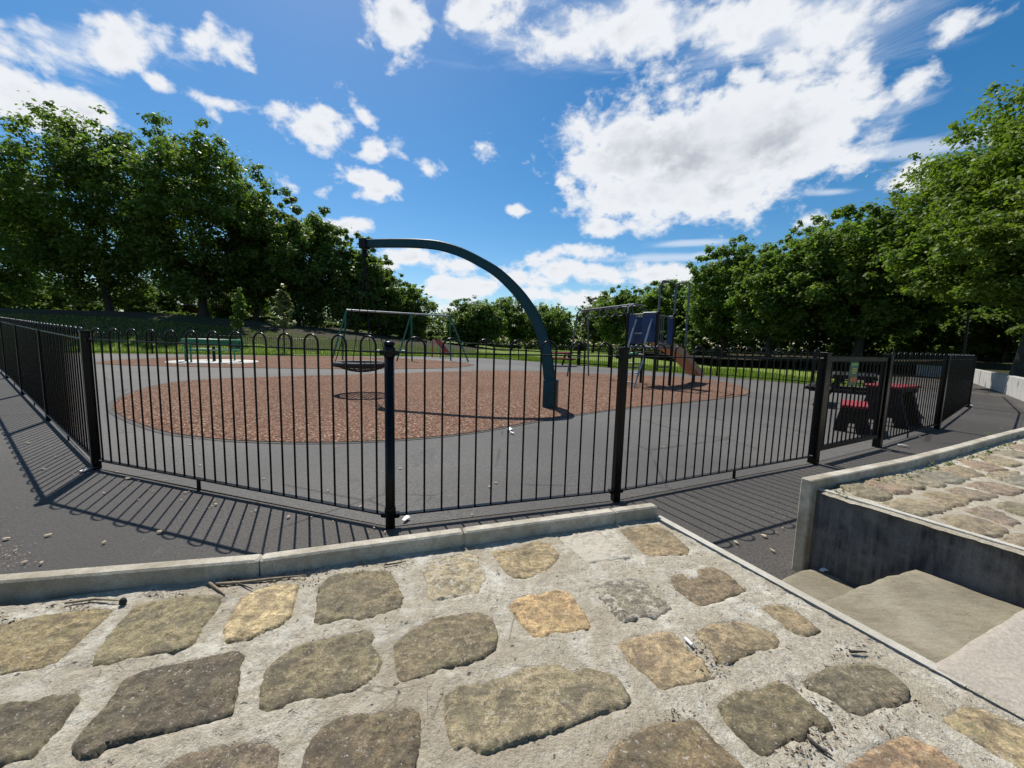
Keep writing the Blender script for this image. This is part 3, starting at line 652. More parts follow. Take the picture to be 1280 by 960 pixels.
# ------------------------------------------------------------------ raised cobbled bed on the right
ZW = .485
wA = G(1009, 609, ZW); wB = G(1281, 691, ZW); wd = (wB-wA).normalized(); wn = Vector((wd.y, -wd.x, 0)); wn = wn if wn.y > 0 else -wn   # into the bed
wall = empty('retaining_wall', (wA.x, wA.y, 0), 'dark stained concrete retaining wall with sunlit pale top beside the steps', 'wall')
m = MB(); L = 2.3; th = .035
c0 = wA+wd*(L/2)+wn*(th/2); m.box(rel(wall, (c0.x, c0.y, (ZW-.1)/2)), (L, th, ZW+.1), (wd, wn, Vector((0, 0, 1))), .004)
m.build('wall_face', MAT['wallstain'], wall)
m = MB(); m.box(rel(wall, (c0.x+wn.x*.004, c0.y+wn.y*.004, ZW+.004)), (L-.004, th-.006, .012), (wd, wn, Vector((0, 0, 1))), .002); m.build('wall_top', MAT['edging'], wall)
# kerb along the far side of the bed
KZ = .545
kr = [(1001, 596.5), (1120, 573.5), (1190, 556.5), (1240, 543), (1282, 533)]
KR = [G(x, y, KZ) for x, y in kr]; dd_ = (KR[-1]-KR[-2]).normalized(); KR += [KR[-1]+dd_*1.5, KR[-1]+dd_*3.2+Vector((.1, .3, 0))]
rk = empty('kerb', (KR[0].x, KR[0].y, 0), 'bright concrete kerb along the raised cobbled bed near the gate', 'kerb')
for i in range(len(KR)-1):
    a, c = KR[i], KR[i+1]; dn = (c-a).normalized(); n = Vector((dn.y, -dn.x, 0)); n = n if n.y < 0 else -n
    m = MB(); mid = (a+c)/2+n*.030; hh = KZ+.1
    m.box(rel(rk, (mid.x, mid.y, KZ-hh/2)), ((c-a).length-.003+ (.0 if i else 0), .060, hh), (dn, n, Vector((0, 0, 1))), .006)
    m.build('kerb_stone', MAT['kerb'], rk)
RST = [[(1046,607),(1065,602),(1087,609),(1114,619),(1109,624),(1097,626),(1071,619)],[(1077,600),(1095,599),(1115,607),(1137,613),(1134,617),(1117,618),(1101,613)],
 [(1099,598),(1115,597),(1138,604),(1156,610),(1146,612),(1126,607)],[(1122,595),(1142,594),(1166,600),(1182,607),(1170,610),(1146,604)],[(1144,591),(1162,588),(1189,593),(1209,600),(1195,606),(1170,600)],
 [(1156,619),(1166,616),(1193,620),(1212,624),(1203,631),(1187,634),(1170,625)],[(1185,613),(1199,611),(1223,616),(1246,621),(1235,625),(1215,626),(1199,619)],[(1211,608),(1225,604),(1254,608),(1277,614),(1264,619),(1245,617)],
 [(1107,630),(1126,625),(1162,628),(1187,636),(1170,642),(1146,645),(1126,638)],[(1209,640),(1225,635),(1248,642),(1273,654),(1262,659),(1241,650)],[(1178,648),(1205,645),(1232,652),(1256,663),(1248,670),(1231,671),(1203,660)],
 [(1246,634),(1260,630),(1280,632),(1290,638),(1280,645),(1262,640)],[(1199,575),(1215,576),(1239,582),(1258,588),(1235,591),(1215,584)],[(1223,570),(1243,571),(1264,576),(1276,580),(1264,585),(1239,579)],[(1243,565),(1264,564),(1290,569),(1290,574),(1272,573)],
 [(1250,599),(1280,595),(1300,601),(1290,610),(1268,606)],[(1174,587),(1193,583),(1215,589),(1227,595),(1211,598),(1189,592)],[(1262,676),(1276,670),(1294,672),(1294,686),(1276,684)],[(1262,558),(1285,556),(1300,560),(1300,566),(1278,563)],[(1235,596),(1250,590),(1275,590),(1270,596),(1250,600)]]
BZ = .487
zup = Vector((0, 0, 1))
def flat3(x, y): return Vector((x, y, BZ))
rp = [[tuple(G(x, y, BZ).xy) for x, y in s] for s in RST]
P00 = wA+wn*.036; P10 = wA+wd*L+wn*.036
kf = [p+Vector((dd_.y, -dd_.x, 0))*.10 for p in KR]
def rg(i, j):
    s = (i/150)**1.3; tt = j/110
    near = P00.lerp(P10, tt)
    # the far edge runs along the kerb
    f = (KR[0].lerp(KR[-1], s)+Vector((.03, -.07, 0)))
    base = KR[0]+Vector((.05, -.09, 0))
    q = base+(KR[-1]-KR[0])*s+(P10-P00)*tt
    return (q.x, q.y)
rb = tag(mortar_patch('cobbled_bed', rg, (150, 110), flat3, rp, zup, 4.4, .8), kind='structure')
rcol = [(.22,.185,.115), (.26,.19,.13), (.27,.22,.14), (.22,.19,.13), (.21,.19,.14), (.27,.21,.13), (.24,.19,.13), (.25,.185,.13), (.27,.22,.14), (.24,.18,.135), (.25,.20,.13)]
for k, p in enumerate(rp): make_stone(grow2(p, .021), .014, flat3, zup, rb, rcol[k % len(rcol)], .12 if k % 4 == 3 else 0, 70+k, .016)
rnd = random.Random(9)
for i in range(11):
    for j in range(9):
        c = P00+wd*(.22+i*.235+(j % 2)*.11+rnd.uniform(-.02, .02))+wn*(.14+j*.165+rnd.uniform(-.012, .012))
        q_ = Vector((c.x, c.y, BZ-EYE)); dz = q_.dot(fw)
        if dz > .1 and 640+F*q_.dot(RT)/dz < 1345: continue
        if (Vector((c.x, c.y, 0))-Vector((KR[-2].x, KR[-2].y, 0))).dot(Vector((dd_.y, -dd_.x, 0))) < .2: continue
        q = []
        for t in np.linspace(0, 2*math.pi, 13)[:-1]:
            u, v = .100*math.copysign(abs(math.cos(t))**.55, math.cos(t))*rnd.uniform(.88, 1.06), .068*math.copysign(abs(math.sin(t))**.55, math.sin(t))*rnd.uniform(.88, 1.06)
            p = c+wd*u+wn*v; q.append((p.x, p.y))
        make_stone(q, .012, flat3, zup, rb, rnd.choice(rcol), 0, rnd.randint(100, 999), .022)

# ------------------------------------------------------------------ fences
HT, RAIL_T, RAIL_B, BAR = 1.265, 1.165, .085, .0068
def hoop_mesh(w, top=HT, z0=RAIL_B-.004, r=BAR, n=8):
    m = MB(); k = w/2; pts = [(-k, 0, z0), (-k, 0, top-k-.3), (-k, 0, top-k)]
    pts += [(-k*math.cos(a), 0, top-k+k*math.sin(a)) for a in np.linspace(0, math.pi, 9)[1:-1]]
    pts += [(k, 0, top-k), (k, 0, top-k-.3), (k, 0, z0)]
    return m.tube(pts, r, n).mesh('hoop', MAT['black'])
def panel(o, p, q, feet=(), tri=8):
    p = Vector((p.x, p.y, H(p.x, p.y))); q = Vector((q.x, q.y, H(q.x, q.y)))
    d = q-p; L = Vector((d.x, d.y)).length; rz = math.atan2(d.y, d.x); dh = Vector((d.x, d.y, 0)).normalized(); dn = Vector((-dh.y, dh.x, 0))
    sl_ = d.z/L; g = .045; Le = L-2*g; at = lambda x, z=0.0: rel(o, p)+dh*x+Vector((0, 0, sl_*x+z))
    nh = int(round(Le/.232)); pitch = Le/nh; hm = hoop_mesh(pitch*.5, n=tri)
    for k in range(nh): put('hoop', hm, o, at(g+pitch*(k+.5)), rz)
    ax = ((dh+Vector((0, 0, sl_))).normalized(), dn, Vector((0, 0, 1)))
    MB().box(at(L/2, RAIL_T), (Le+.03, .030, .010), ax, .002).build('top_rail', MAT['black'], o)
    br = MB().box(at(L/2, RAIL_B), (Le+.03, .038, .010), ax, .002).build('bottom_rail', MAT['black'], o)
    for x in (g-.01, L-g+.01):
        for z in (RAIL_T, RAIL_B): MB().box(at(x, z-.002), (.05, .05, .03), ax, .004).build('bracket', MAT['black'], o)
    for x in feet: MB().box(at(x*L, (RAIL_B-.03)/2), (.03, .012, RAIL_B+.02), ax).build('foot', MAT['black'], br)
def post(o, p, w=.07, h=1.24, rnd_=False, rz=0.0):
    c = rel(o, (p.x, p.y, H(p.x, p.y))); m = MB(); ax = (Vector((math.cos(rz), math.sin(rz), 0)), Vector((-math.sin(rz), math.cos(rz), 0)), Vector((0, 0, 1)))
    if rnd_:
        s_ = m.lathe(c, [(w/2, -.05), (w/2, h-.02)], 20).build('post', MAT['black'], o)
        MB().lathe(c, [(w/2+.004, h-.02), (w/2+.005, h-.008), (w/2-.004, h-.001), (w/4, h+.002)], 20).build('cap', MAT['black'], s_)
        for z_ in (RAIL_T, RAIL_B+.02): MB().lathe(c+Vector((0, 0, z_-.03)), [(w/2+.002, 0), (w/2+.005, .006), (w/2+.005, .06), (w/2+.002, .066)], 16).build('collar', MAT['black'], s_)
    else:
        s_ = m.box(c+Vector((0, 0, h/2-.03)), (w, w, h+.04), ax, .006).build('post', MAT['black'], o)
        MB().box(c+Vector((0, 0, h-.006)), (w+.008, w+.008, .018), ax, .004).build('cap', MAT['black'], s_)
        for sx in (-1, 1): MB().tube([c+ax[0]*sx*(w/2)+Vector((0, 0, RAIL_T)), c+ax[0]*sx*(w/2+.012)+Vector((0, 0, RAIL_T))], .010, 8).build('bolt', MAT['steel'], s_)
FG = 'fences round the playground'
f1 = empty('fence', (B.x, B.y, 0), 'black bow-top fence across the front between the left corner post and the gate', 'fence', FG)
f2 = empty('fence', (Fp.x, Fp.y, 0), 'black bow-top fence right of the gate, bending away along the right hand path', 'fence', FG)
f3 = empty('fence', (A.x, A.y, 0), 'black bow-top fence running steeply back along the left edge of the picture', 'fence', FG)
Fm = Vector(((Fp.x+Hq.x)/2, (Fp.y+Hq.y)/2-.25, 0)); J = Vector((13.4, 14.2, 0))
panel(f1, A, B, feet=(.42,)); panel(f1, B, C_); panel(f1, C_, Dp, feet=(.52,))
panel(f2, E, Fp, feet=(.45,)); panel(f2, Fp, Fm); panel(f2, Fm, Hq); panel(f2, Hq, J)
ld = (L1-A); PA = [A+ld*k for k in (.2, .4, .6, .8)]+[L1]
for p_, q_ in zip(PA, [A]+PA): panel(f3, p_, q_, feet=(.5,))
rl = math.atan2(ld.y, ld.x); gz = math.atan2((E-Dp).y, (E-Dp).x)
post(f1, A, .062, 1.24, rz=rl); post(f1, B, .062, 1.235, True); post(f1, C_, .060, 1.235, rz=math.atan2((C_-B).y, (C_-B).x))
post(f1, Dp, .085, 1.235, rz=gz); post(f2, E, .085, 1.235, rz=gz)
post(f2, Fp, .07, 1.225, rz=gz); post(f2, Fm, .06, 1.225, rz=1); post(f2, Hq, .06, 1.225, rz=1)
for p in PA: post(f3, p, .05, 1.18, rz=rl)
# gate
gd = (E-Dp); gL = gd.length
gate = empty('gate', (Dp.x, Dp.y, 0), 'black barred metal gate with a small green sign', 'gate', None, gz)
x0, x1 = .075, gL-.075; fw_ = .05
for nm, c, s in (('top_frame', ((x0+x1)/2, 0, 1.165), (x1-x0, fw_, .055)), ('bottom_frame', ((x0+x1)/2, 0, .16), (x1-x0, fw_, .05)), ('side_frame', (x0+.025, 0, .66), (.05, fw_-.004, .95)), ('side_frame', (x1-.025, 0, .66), (.05, fw_-.004, .95))):
    MB().box(c, s, None, .004).build(nm, MAT['black'], gate)
nb = 13; bm_ = MB().tube([(0, 0, .18), (0, 0, 1.14)], .0085, 8).mesh('bar', MAT['black'])
for k in range(nb): put('bar', bm_, gate, (x0+.06+(x1-x0-.12)*(k+.5)/nb, 0, 0))
for z in (.30, 1.0): MB().box((x1+.012, .0, z), (.06, .03, .07), None, .004).build('hinge', MAT['black'], gate)
MB().box((x0-.005, -.03, .85), (.09, .03, .05), None, .004).build('latch', MAT['black'], gate)
sg = empty('sign', (0, 0, 0), 'small green notice sign with yellow lettering fixed to the gate bars', 'sign')
gx_ = Vector((math.cos(gz), math.sin(gz), 0)); gn_ = Vector((math.sin(gz), -math.cos(gz), 0))
sx_ = x0+(x1-x0)*.40; sg.location = Vector((Dp.x, Dp.y, 0))+gx_*sx_+gn_*.014+Vector((0, 0, 1.0)); sg.rotation_euler[2] = gz
MAT['signgreen'] = paint('sign_green', (.02, .16, .06), .5, var=.12); MAT['signdark'] = paint('sign_dark', (.03, .085, .06), .5, var=.12); MAT['yellow'] = paint('sign_yellow', (.55, .48, .05), .5, var=.05); MAT['signorange'] = paint('sign_orange', (.62, .22, .08), .5, var=.05)
MB().box((0, 0, 0), (.21, .006, .27), None, .002).build('plate', MAT['signdark'], sg)
MB().box((0, -.004, .102), (.20, .003, .055)).build('header', MAT['signgreen'], sg)
for z, w, x in ((.105, .15, 0), (.055, .12, .01), (.030, .14, 0), (.005, .10, -.01)): MB().box((x, -.0065, z), (w, .002, .011)).build('lettering', MAT['yellow'], sg)
for x in (-.042, .042):
    rr = MB(); rr.tube([(x+.032*math.cos(a), -.0055, -.075+.032*math.sin(a)) for a in np.linspace(0, 2*math.pi, 17)], .007, 5, False); rr.box((x, -.006, -.075), (.03, .002, .03)).build('symbol', MAT['signorange'], sg)

# far fence: posts one by one, thin bars joined
ff = empty('far_fence', (FAR[3][0], FAR[3][1], 0), 'long black bow-top fence at the back of the playground in front of the lawn', 'fence')
bars = MB(); 
segs = list(zip(FAR, FAR[1:]))+[((-26, 20.5), (L1.x, L1.y))]+[((11.2, 14.4), (13.4, 14.2))]
for (a, c) in segs:
    if a == (3.95, 23.2): continue
    a = Vector((*a, 0)); c = Vector((*c, 0)); L = (c-a).length; n = int(L/.24); dn = (c-a).normalized()
    for k in range(n):
        p = a.lerp(c, (k+.5)/n); z = H(p.x, p.y); h = .058
        pts = [p-dn*h+Vector((0, 0, z+.05)), p-dn*h+Vector((0, 0, z+1.14)), p+Vector((0, 0, z+1.20)), p+dn*h+Vector((0, 0, z+1.14)), p+dn*h+Vector((0, 0, z+.05))]
        bars.tube([rel(ff, q) for q in pts], .008, 4, False)
    nr = max(1, int(L/2.4))
    for z in (.09, 1.10):
        pts = [a.lerp(c, k/nr) for k in range(nr+1)]
        MB().tube([rel(ff, (p.x, p.y, H(p.x, p.y)+z)) for p in pts], .014, 6).build('rail', MAT['black'], ff)
    for k in range(nr):
        p = a.lerp(c, k/nr); MB().box(rel(ff, (p.x, p.y, H(p.x, p.y)+.6)), (.055, .055, 1.3)).build('post', MAT['black'], ff)
tag(bars.build('bars', MAT['black'], ff), kind='stuff')
# gate in the far fence
ga, gb = Vector((3.95, 23.2, 0)), Vector((5.4, 21.6, 0)); gdn = (gb-ga); rz = math.atan2(gdn.y, gdn.x); GL = gdn.length
fg = empty('gate', ga, 'distant black gate in the back fence beside the climbing frame', 'gate', None, rz)
for x in (0, GL): MB().box((x, 0, .62), (.16, .16, 1.30), None, .01).build('gate_post', MAT['black'], fg)
for z in (1.14, .12): MB().box((GL/2, 0, z), (GL-.2, .05, .06)).build('rail', MAT['black'], fg)
bm2 = MB().tube([(0, 0, .14), (0, 0, 1.12)], .009, 5).mesh('bar', MAT['black'])
for k in range(14): put('bar', bm2, fg, (.14+(GL-.28)*(k+.5)/14, 0, 0))

# ------------------------------------------------------------------ play equipment
# cantilever arm with basket swing
base, head = G(687.5, 510), Vector((-3.37, 8.66, 0))
pd = (head-base); pd.z = 0; pL = pd.length; pdn = pd.normalized(); pn = Vector((-pdn.y, pdn.x, 0))
arc = [(455.6,304.7),(473.9,304.2),(502.5,304),(526,304.7),(549.4,307.3),(575.4,315.2),(601.5,328.2),(622.3,341.2),(643,360.7),(658.8,380.3),(671.8,403.7),(679.6,425.8),(683.5,446.7),(686.3,467.5),(687.2,488.3),(687.5,511.5)]
P3 = [onplane(x, y, base, pn) for x, y in arc]
sm_ = []
for i in range(len(P3)-1):
    p0, p1, p2, p3 = P3[max(0, i-1)], P3[i], P3[i+1], P3[min(len(P3)-1, i+2)]
    for j in range(4):
        t = j/4; sm_.append(.5*((2*p1)+(-p0+p2)*t+(2*p0-5*p1+4*p2-p3)*t*t+(-p0+3*p1-3*p2+p3)*t**3))
sm_.append(P3[-1])
sw = empty('basket_swing', base, 'tall curved teal arm with a round basket swing hanging from its end', 'swing')
m = MB(); vs = []
n = len(sm_)
for i, p in enumerate(sm_):
    t = (sm_[min(n-1, i+1)]-sm_[max(0, i-1)]).normalized(); nn = t.cross(pn).normalized()
    hw = .080+.030*(i/n); hd = .058
    e = .012
    for (u, v) in ((-1, -1), (1, -1), (1, 1), (-1, 1)):
        vs += [p+nn*(u*(hw-e))+pn*(v*hd), p+nn*(u*hw)+pn*(v*(hd-e))] if (u*v > 0) else [p+nn*(u*hw)+pn*(v*(hd-e)), p+nn*(u*(hw-e))+pn*(v*hd)]
vs = [rel(sw, v) for v in vs]
fs = [(i*8+k, i*8+(k+1) % 8, i*8+8+(k+1) % 8, i*8+8+k) for i in range(n-1) for k in range(8)]+[tuple(range(8)), tuple(range((n-1)*8, n*8))]
m.add(vs, fs); m.build('arm', MAT['teal'], sw)
zz = Vector((0, 0, 1))
slv = MB().box((0, 0, .27), (.27, .20, .58), (pdn, pn, zz), .008).build('base_sleeve', MAT['teal'], sw)
for sx in (-1, 1):
    for z in (.16, .42): MB().tube([pdn*(sx*.06)-pn*.10+zz*z, pdn*(sx*.06)-pn*.118+zz*z], .018, 8).build('bolt', MAT['steel'], slv)
hp = P3[0]+pdn*.0
MB().box(rel(sw, hp+zz*.0), (.17, .185, .215), (pdn, pn, zz), .01).build('end_plate', MAT['black_plastic'], sw)
hz = hp-zz*.13
MB().lathe(rel(sw, hz-zz*.16), [(.05, 0), (.075, .02), (.075, .07), (.05, .09), (.05, .16)], 14).build('swivel', MAT['black_plastic'], sw)
seat_c = D(452.5, 455, head.y); SR = .56
rim = MB(); rim.tube([rel(sw, seat_c+Vector((SR*math.cos(a), SR*math.sin(a), 0))) for a in np.linspace(0, 2*math.pi, 41)], .058, 10, False)
rim.build('basket_rim', MAT['rubber'], sw)
net = MB()
for k in range(-5, 6):
    o_ = k*SR/5.5; hl = math.sqrt(max(0, SR*SR-o_*o_))
    for ax_ in (0, 1):
        pts = []
        for s in np.linspace(-1, 1, 9):
            x, y = (o_, s*hl) if ax_ else (s*hl, o_); r = math.hypot(x, y)/SR
            pts.append(rel(sw, seat_c+Vector((x, y, -.02-.15*(1-r*r)))))
        net.tube(pts, .014, 5, False)
net.build('basket_net', MAT['rubber'], sw)
for a in (.7, 2.3, 3.8, 5.4):
    MB().tube([rel(sw, hz-zz*.12), rel(sw, hz-zz*.55+Vector((.05*math.cos(a), .05*math.sin(a), 0))), rel(sw, seat_c+Vector((SR*math.cos(a), SR*math.sin(a), .05)))], .0095, 6).build('rope', MAT['black_plastic'], sw)

# green two-bay swing frame
fA1, fA2 = G(414.5, 451.5), G(428, 450); fM1, fM2 = G(496, 451.5), G(515, 452); fR1, fR2 = G(563.5, 451), G(585.5, 452.5)
ca, cm, cr = (fA1+fA2)/2, (fM1+fM2)/2, (fR1+fR2)/2
fr = empty('swing_frame', cm, 'green A-frame swing set with a pale top bar behind the basket swing', 'swing set')
tA = D(433, 387.5, ca.y); tR = D(562, 395, cr.y)
tM = tA.lerp(tR, .60)
MB().tube([rel(fr, tA.lerp(tR, k)) for k in np.linspace(0, 1, 6)], .05, 8).build('top_bar', MAT['steel'], fr)
for tp, (f1, f2) in ((tA, (fA1, fA2)), (tM, (fM1, fM2)), (tR, (fR1, fR2))):
    for f_ in (f1, f2):
        MB().tube([rel(fr, tp), rel(fr, tp.lerp(f_, .06)), rel(fr, f_)], .046, 8).build('leg', MAT['dkgreen'], fr)
# seesaw
sc_ = G(489, 449); ss = empty('seesaw', sc_, 'small seesaw with green seats below the green swing frame', 'seesaw')
s0, s1 = D(473.5, 439, sc_.y), D(505, 439.5, sc_.y)
MB().tube([rel(ss, s0), rel(ss, s1)], .045, 6).build('beam', MAT['black_plastic'], ss)
MB().tube([(0, 0, 0), (0, 0, (s0.z+s1.z)/2-.02)], .07, 8).build('pivot', MAT['dkgreen'], ss)
for s in (s0, s1): MB().lathe(rel(ss, s-zz*.10), [(.05, 0), (.2, .06), (.24, .12), (.2, .18), (.05, .20)], 12).build('seat', MAT['dkgreen'], ss)
# small orange slide
oc = G(558, 447.5); os_ = empty('small_slide', oc, 'small orange red toddler slide near the green swing set', 'slide')
sY = oc.y; a0, a1 = D(541, 424.5, sY), D(551, 424.5, sY); b0, b1 = D(556, 443, sY), D(566, 444.5, sY)
m = MB(); q = [rel(os_, v) for v in (a0, a1, b1, b0)]; dn_ = Vector((0, .04, -.04)); m.add(q+[v+dn_ for v in q], [(0, 1, 2, 3), (7, 6, 5, 4), (0, 4, 5, 1), (1, 5, 6, 2), (2, 6, 7, 3), (3, 7, 4, 0)]); m.build('chute', MAT['orange'], os_)
MAT['cream'] = paint('cream_rail', (.6, .5, .38), .5)
for a_, b_ in ((a0, b0), (a1, b1)): MB().tube([rel(os_, a_+zz*.02-Vector((0, .03, 0))), rel(os_, b_+zz*.02-Vector((0, .03, 0)))], .05, 6).build('side_rail', MAT['cream'], os_)
for v in (a0, a1): MB().tube([rel(os_, v), rel(os_, (v.x-.1, v.y+.3, 0))], .04, 6).build('leg', MAT['orange'], os_)
# green roundabout on a pale disc
rc = G(268, 452.5); ro = empty('roundabout', rc, 'green railed roundabout on a pale round disc', 'roundabout')
MB().lathe((0, 0, 0), [(1.68, .012), (1.66, .035), (.1, .045)], 40).build('disc', MAT['disc'], ro)
for k in range(6):
    a = k*math.pi/3+.35; x, y = 1.05*math.cos(a), 1.05*math.sin(a); MB().tube([(x, y, .04), (x, y, .98)], .035, 6).build('upright', MAT['green'], ro)
for z, r_ in ((.98, .05), (.55, .028)):
    MB().tube([(1.06*math.cos(a), 1.06*math.sin(a), z) for a in np.linspace(0, 2*math.pi, 31)], r_, 6, False).build('ring_rail', MAT['green'], ro)
m = MB(); aa = np.linspace(-2.2, .1, 13); m.add([(1.08*math.cos(a), 1.08*math.sin(a), z) for z in (.80, 1.0) for a in aa], [(i, i+1, 14+i, 13+i) for i in range(12)]); 
m.add([(1.05*math.cos(a), 1.05*math.sin(a), z) for z in (.80, 1.0) for a in aa], [(13+i, 14+i, i+1, i) for i in range(12)]); m.build('back_panel', MAT['green'], ro)
MB().tube([(0, 0, .04), (0, 0, .7)], .06, 8).build('spindle', MAT['black_plastic'], ro)

# climbing frame
Q2, Q3, Q1, Q4 = Vector((4.29, 11.7, 0)), Vector((5.02, 12.3, 0)), Vector((3.60, 12.4, 0)), Vector((4.33, 13.0, 0))
cf = empty('climbing_frame', (4.3, 12.35, 0), 'blue climbing tower with overhead ring bars and a brown slide', 'climbing frame')
ee1 = (Q3-Q2).normalized(); ee2 = (Q1-Q2).normalized(); PH = 1.22
for q in (Q1, Q2, Q3, Q4): MB().tube([rel(cf, q), rel(cf, q+zz*2.25)], .045, 10).build('post', MAT['black'], cf)
out0 = -ee1
cc_ = (Q1+Q2+Q3+Q4)/4
MB().box(rel(cf, cc_+zz*PH), (.96, .96, .06), (ee1, ee2, zz), .005).build('platform', MAT['greysteel'], cf)
def pnl(p, q, a, b_, z0, z1, mat='blue'):
    m_ = p.lerp(q, (a+b_)/2); d_ = (q-p).normalized(); nn_ = Vector((-d_.y, d_.x, 0)); L_ = (q-p).length*(b_-a)
    MB().box(rel(cf, m_+zz*(z0+z1)/2), (L_, .025, z1-z0), (d_, nn_, zz), .006).build('side_panel', MAT[mat], cf)
    MB().tube([rel(cf, p.lerp(q, a)+zz*(z1+.02)), rel(cf, p.lerp(q, b_)+zz*(z1+.02))], .022, 6).build('hand_rail', MAT['steel'], cf)
pnl(Q1, Q4, .06, .94, PH+.08, PH+.95); pnl(Q1, Q2, .52, .95, PH+.15, PH+1.02); pnl(Q2, Q3, .62, .95, PH+.08, PH+.90); pnl(Q1, Q2, .05, .28, PH+.12, PH+.98)
MB().box(rel(cf, (Q2+Q1)/2+zz*(PH+.42)), (.9, .02, .04), (ee2, ee1, zz)).build('cross_bar', MAT['steel'], cf)
for p, q, z in ((Q2, Q3, PH+.95), (Q2, Q3, PH+.10), (Q1, Q2, PH+1.0), (Q3, Q4, PH+.98), (Q1, Q4, .55), (Q2, Q3, .62)):
    MB().tube([rel(cf, p+zz*z), rel(cf, q+zz*z)], .022, 6).build('cross_bar', MAT['greysteel'], cf)
for k in range(5):
    p = Q3.lerp(Q4, .08+.05*k) if k < 2 else Q2.lerp(Q3, .12+.12*(k-2)); MB().tube([rel(cf, p+zz*(PH+.10)), rel(cf, p+zz*(PH+.95))], .014, 6).build('upright_bar', MAT['greysteel'], cf)
gs = Q1.lerp(Q2, .55)+out0*.42
MB().lathe(rel(cf, gs+zz*.98), [(.03, 0), (.13, .01), (.14, .05), (.10, .07)], 14).build('step_pad', MAT['green'], cf)
MB().tube([rel(cf, gs), rel(cf, gs+zz*.98)], .03, 8).build('step_pole', MAT['greysteel'], cf)
for q in (Q1, Q2, Q3, Q4): MB().lathe(rel(cf, q+zz*2.24), [(.05, 0), (.05, .03), (.02, .05)], 10).build('post_cap', MAT['black_plastic'], cf)
# tall hoop and pole
def hoop3(p, q, z0, zt, r=.03, z1=None):
    d_ = (q-p); out = [p+zz*z0]
    rr = d_.length*.22; dn = d_.normalized()
    out += [p+zz*(zt-rr)]+[p+dn*(rr-rr*math.cos(a))+zz*(zt-rr+rr*math.sin(a)) for a in (.4, .8, 1.2, 1.57)]
    out += [q-dn*(rr-rr*math.cos(a))+zz*(zt-rr+rr*math.sin(a)) for a in (1.57, 1.2, .8, .4)]+[q+zz*(zt-rr), q+zz*(z0 if z1 is None else z1)]
    return MB().tube([rel(cf, v) for v in out], r, 8)
hoop3(Q2+ee1*.02, Q3, 2.1, 3.20).build('tall_hoop', MAT['greysteel'], cf)
FPp = Vector((5.32, 12.05, 0))
hoop3(Q3, FPp, 2.1, 3.22, .028, 0.0).build('fireman_pole', MAT['greysteel'], cf)
# ladder
la, lb = Q1.lerp(Q2, .30), Q1.lerp(Q2, .82); out_ = -ee1*.95
for p in (la, lb): MB().tube([rel(cf, p+zz*(PH+.85)), rel(cf, p+out_*.35+zz*(PH+.05)), rel(cf, p+out_*.30+zz*(PH-.25)), rel(cf, p+out_*.80)], .030, 6).build('ladder_rail', MAT['steel'], cf)
for k in range(4):
    t = (k+.6)/4.4; z = PH*(t); o2 = out_*(.80-.5*t); MB().tube([rel(cf, la+o2+zz*z), rel(cf, lb+o2+zz*z)], .018, 6).build('rung', MAT['greysteel'], cf)
# slide
s_top = (Q3+Q4)/2+ee1*.02; e_end = D(871, 468.5, 13.95); sd3 = (Vector((e_end.x, e_end.y, 0))-s_top); sLn = sd3.length; sdn = sd3.normalized(); sn_ = Vector((-sdn.y, sdn.x, 0))
prof = [(0, PH+.03), (.16, PH), (.5, PH*.78), (.75, PH*.47), (.9, .34), (1.0, .27)]
vs = []
for (t, z) in prof:
    c = s_top+sdn*(sLn*t)
    for (w, h) in ((-.26, .20), (-.22, .20), (-.22, 0), (.22, 0), (.22, .20), (.26, .20), (.26, -.04), (-.26, -.04)): vs.append(rel(cf, c+sn_*w+zz*(z+h)))
k = len(prof); fs = [(i*8+j, i*8+(j+1) % 8, i*8+8+(j+1) % 8, i*8+8+j) for i in range(k-1) for j in range(8)]+[(0, 7, 2, 1), (2, 7, 6, 3), (3, 6, 5, 4)]
o8 = (k-1)*8; fs += [(o8+1, o8+2, o8+7, o8), (o8+3, o8+6, o8+7, o8+2), (o8+4, o8+5, o8+6, o8+3)]
MB().add(vs, fs).build('slide', MAT['slide'], cf)
lp = s_top+sdn*(sLn*.93); MB().tube([rel(cf, lp), rel(cf, lp+zz*.28)], .04, 8).build('slide_leg', MAT['black'], cf)
# overhead ring bars
g1, g2 = G(709, 471), G(735.6, 470)
zt = 2.52; tw1, tw2 = Q1+zz*zt, Q4+zz*zt
n1_, n2_ = D(722, 391, g1.y), D(735, 390.5, g2.y)
for a_, tp in ((g1, n1_), (g2, n2_)): MB().tube([rel(cf, a_), rel(cf, a_.lerp(tp, .5)), rel(cf, tp)], .03, 8).build('end_leg', MAT['greysteel'], cf)
MB().tube([rel(cf, n1_), rel(cf, n1_.lerp(n2_, .2)+zz*.08), rel(cf, n1_.lerp(n2_, .8)+zz*.08), rel(cf, n2_)], .03, 8).build('end_arch', MAT['greysteel'], cf)
for z in (.42, .75, 1.33):
    MB().tube([rel(cf, g1.lerp(n1_, z/2.5)), rel(cf, g2.lerp(n2_, z/2.5))], .016, 6).build('rung', MAT['greysteel'], cf)
mA, mB = n1_.lerp(n2_, .35)+zz*.08, Q1.lerp(Q4, .3)+zz*(zt+.05); mA2, mB2 = n1_.lerp(n2_, .75)+zz*.08, Q1.lerp(Q4, .75)+zz*(zt+.05)
for a_, c_ in ((mA, mB), (mA2, mB2)): MB().tube([rel(cf, a_), rel(cf, c_)], .026, 8).build('overhead_rail', MAT['greysteel'], cf)
MB().tube([rel(cf, Q1+zz*2.2), rel(cf, Q1+zz*2.45), rel(cf, mB), rel(cf, mB2), rel(cf, Q4+zz*2.45), rel(cf, Q4+zz*2.2)], .028, 8).build('end_arch', MAT['greysteel'], cf)
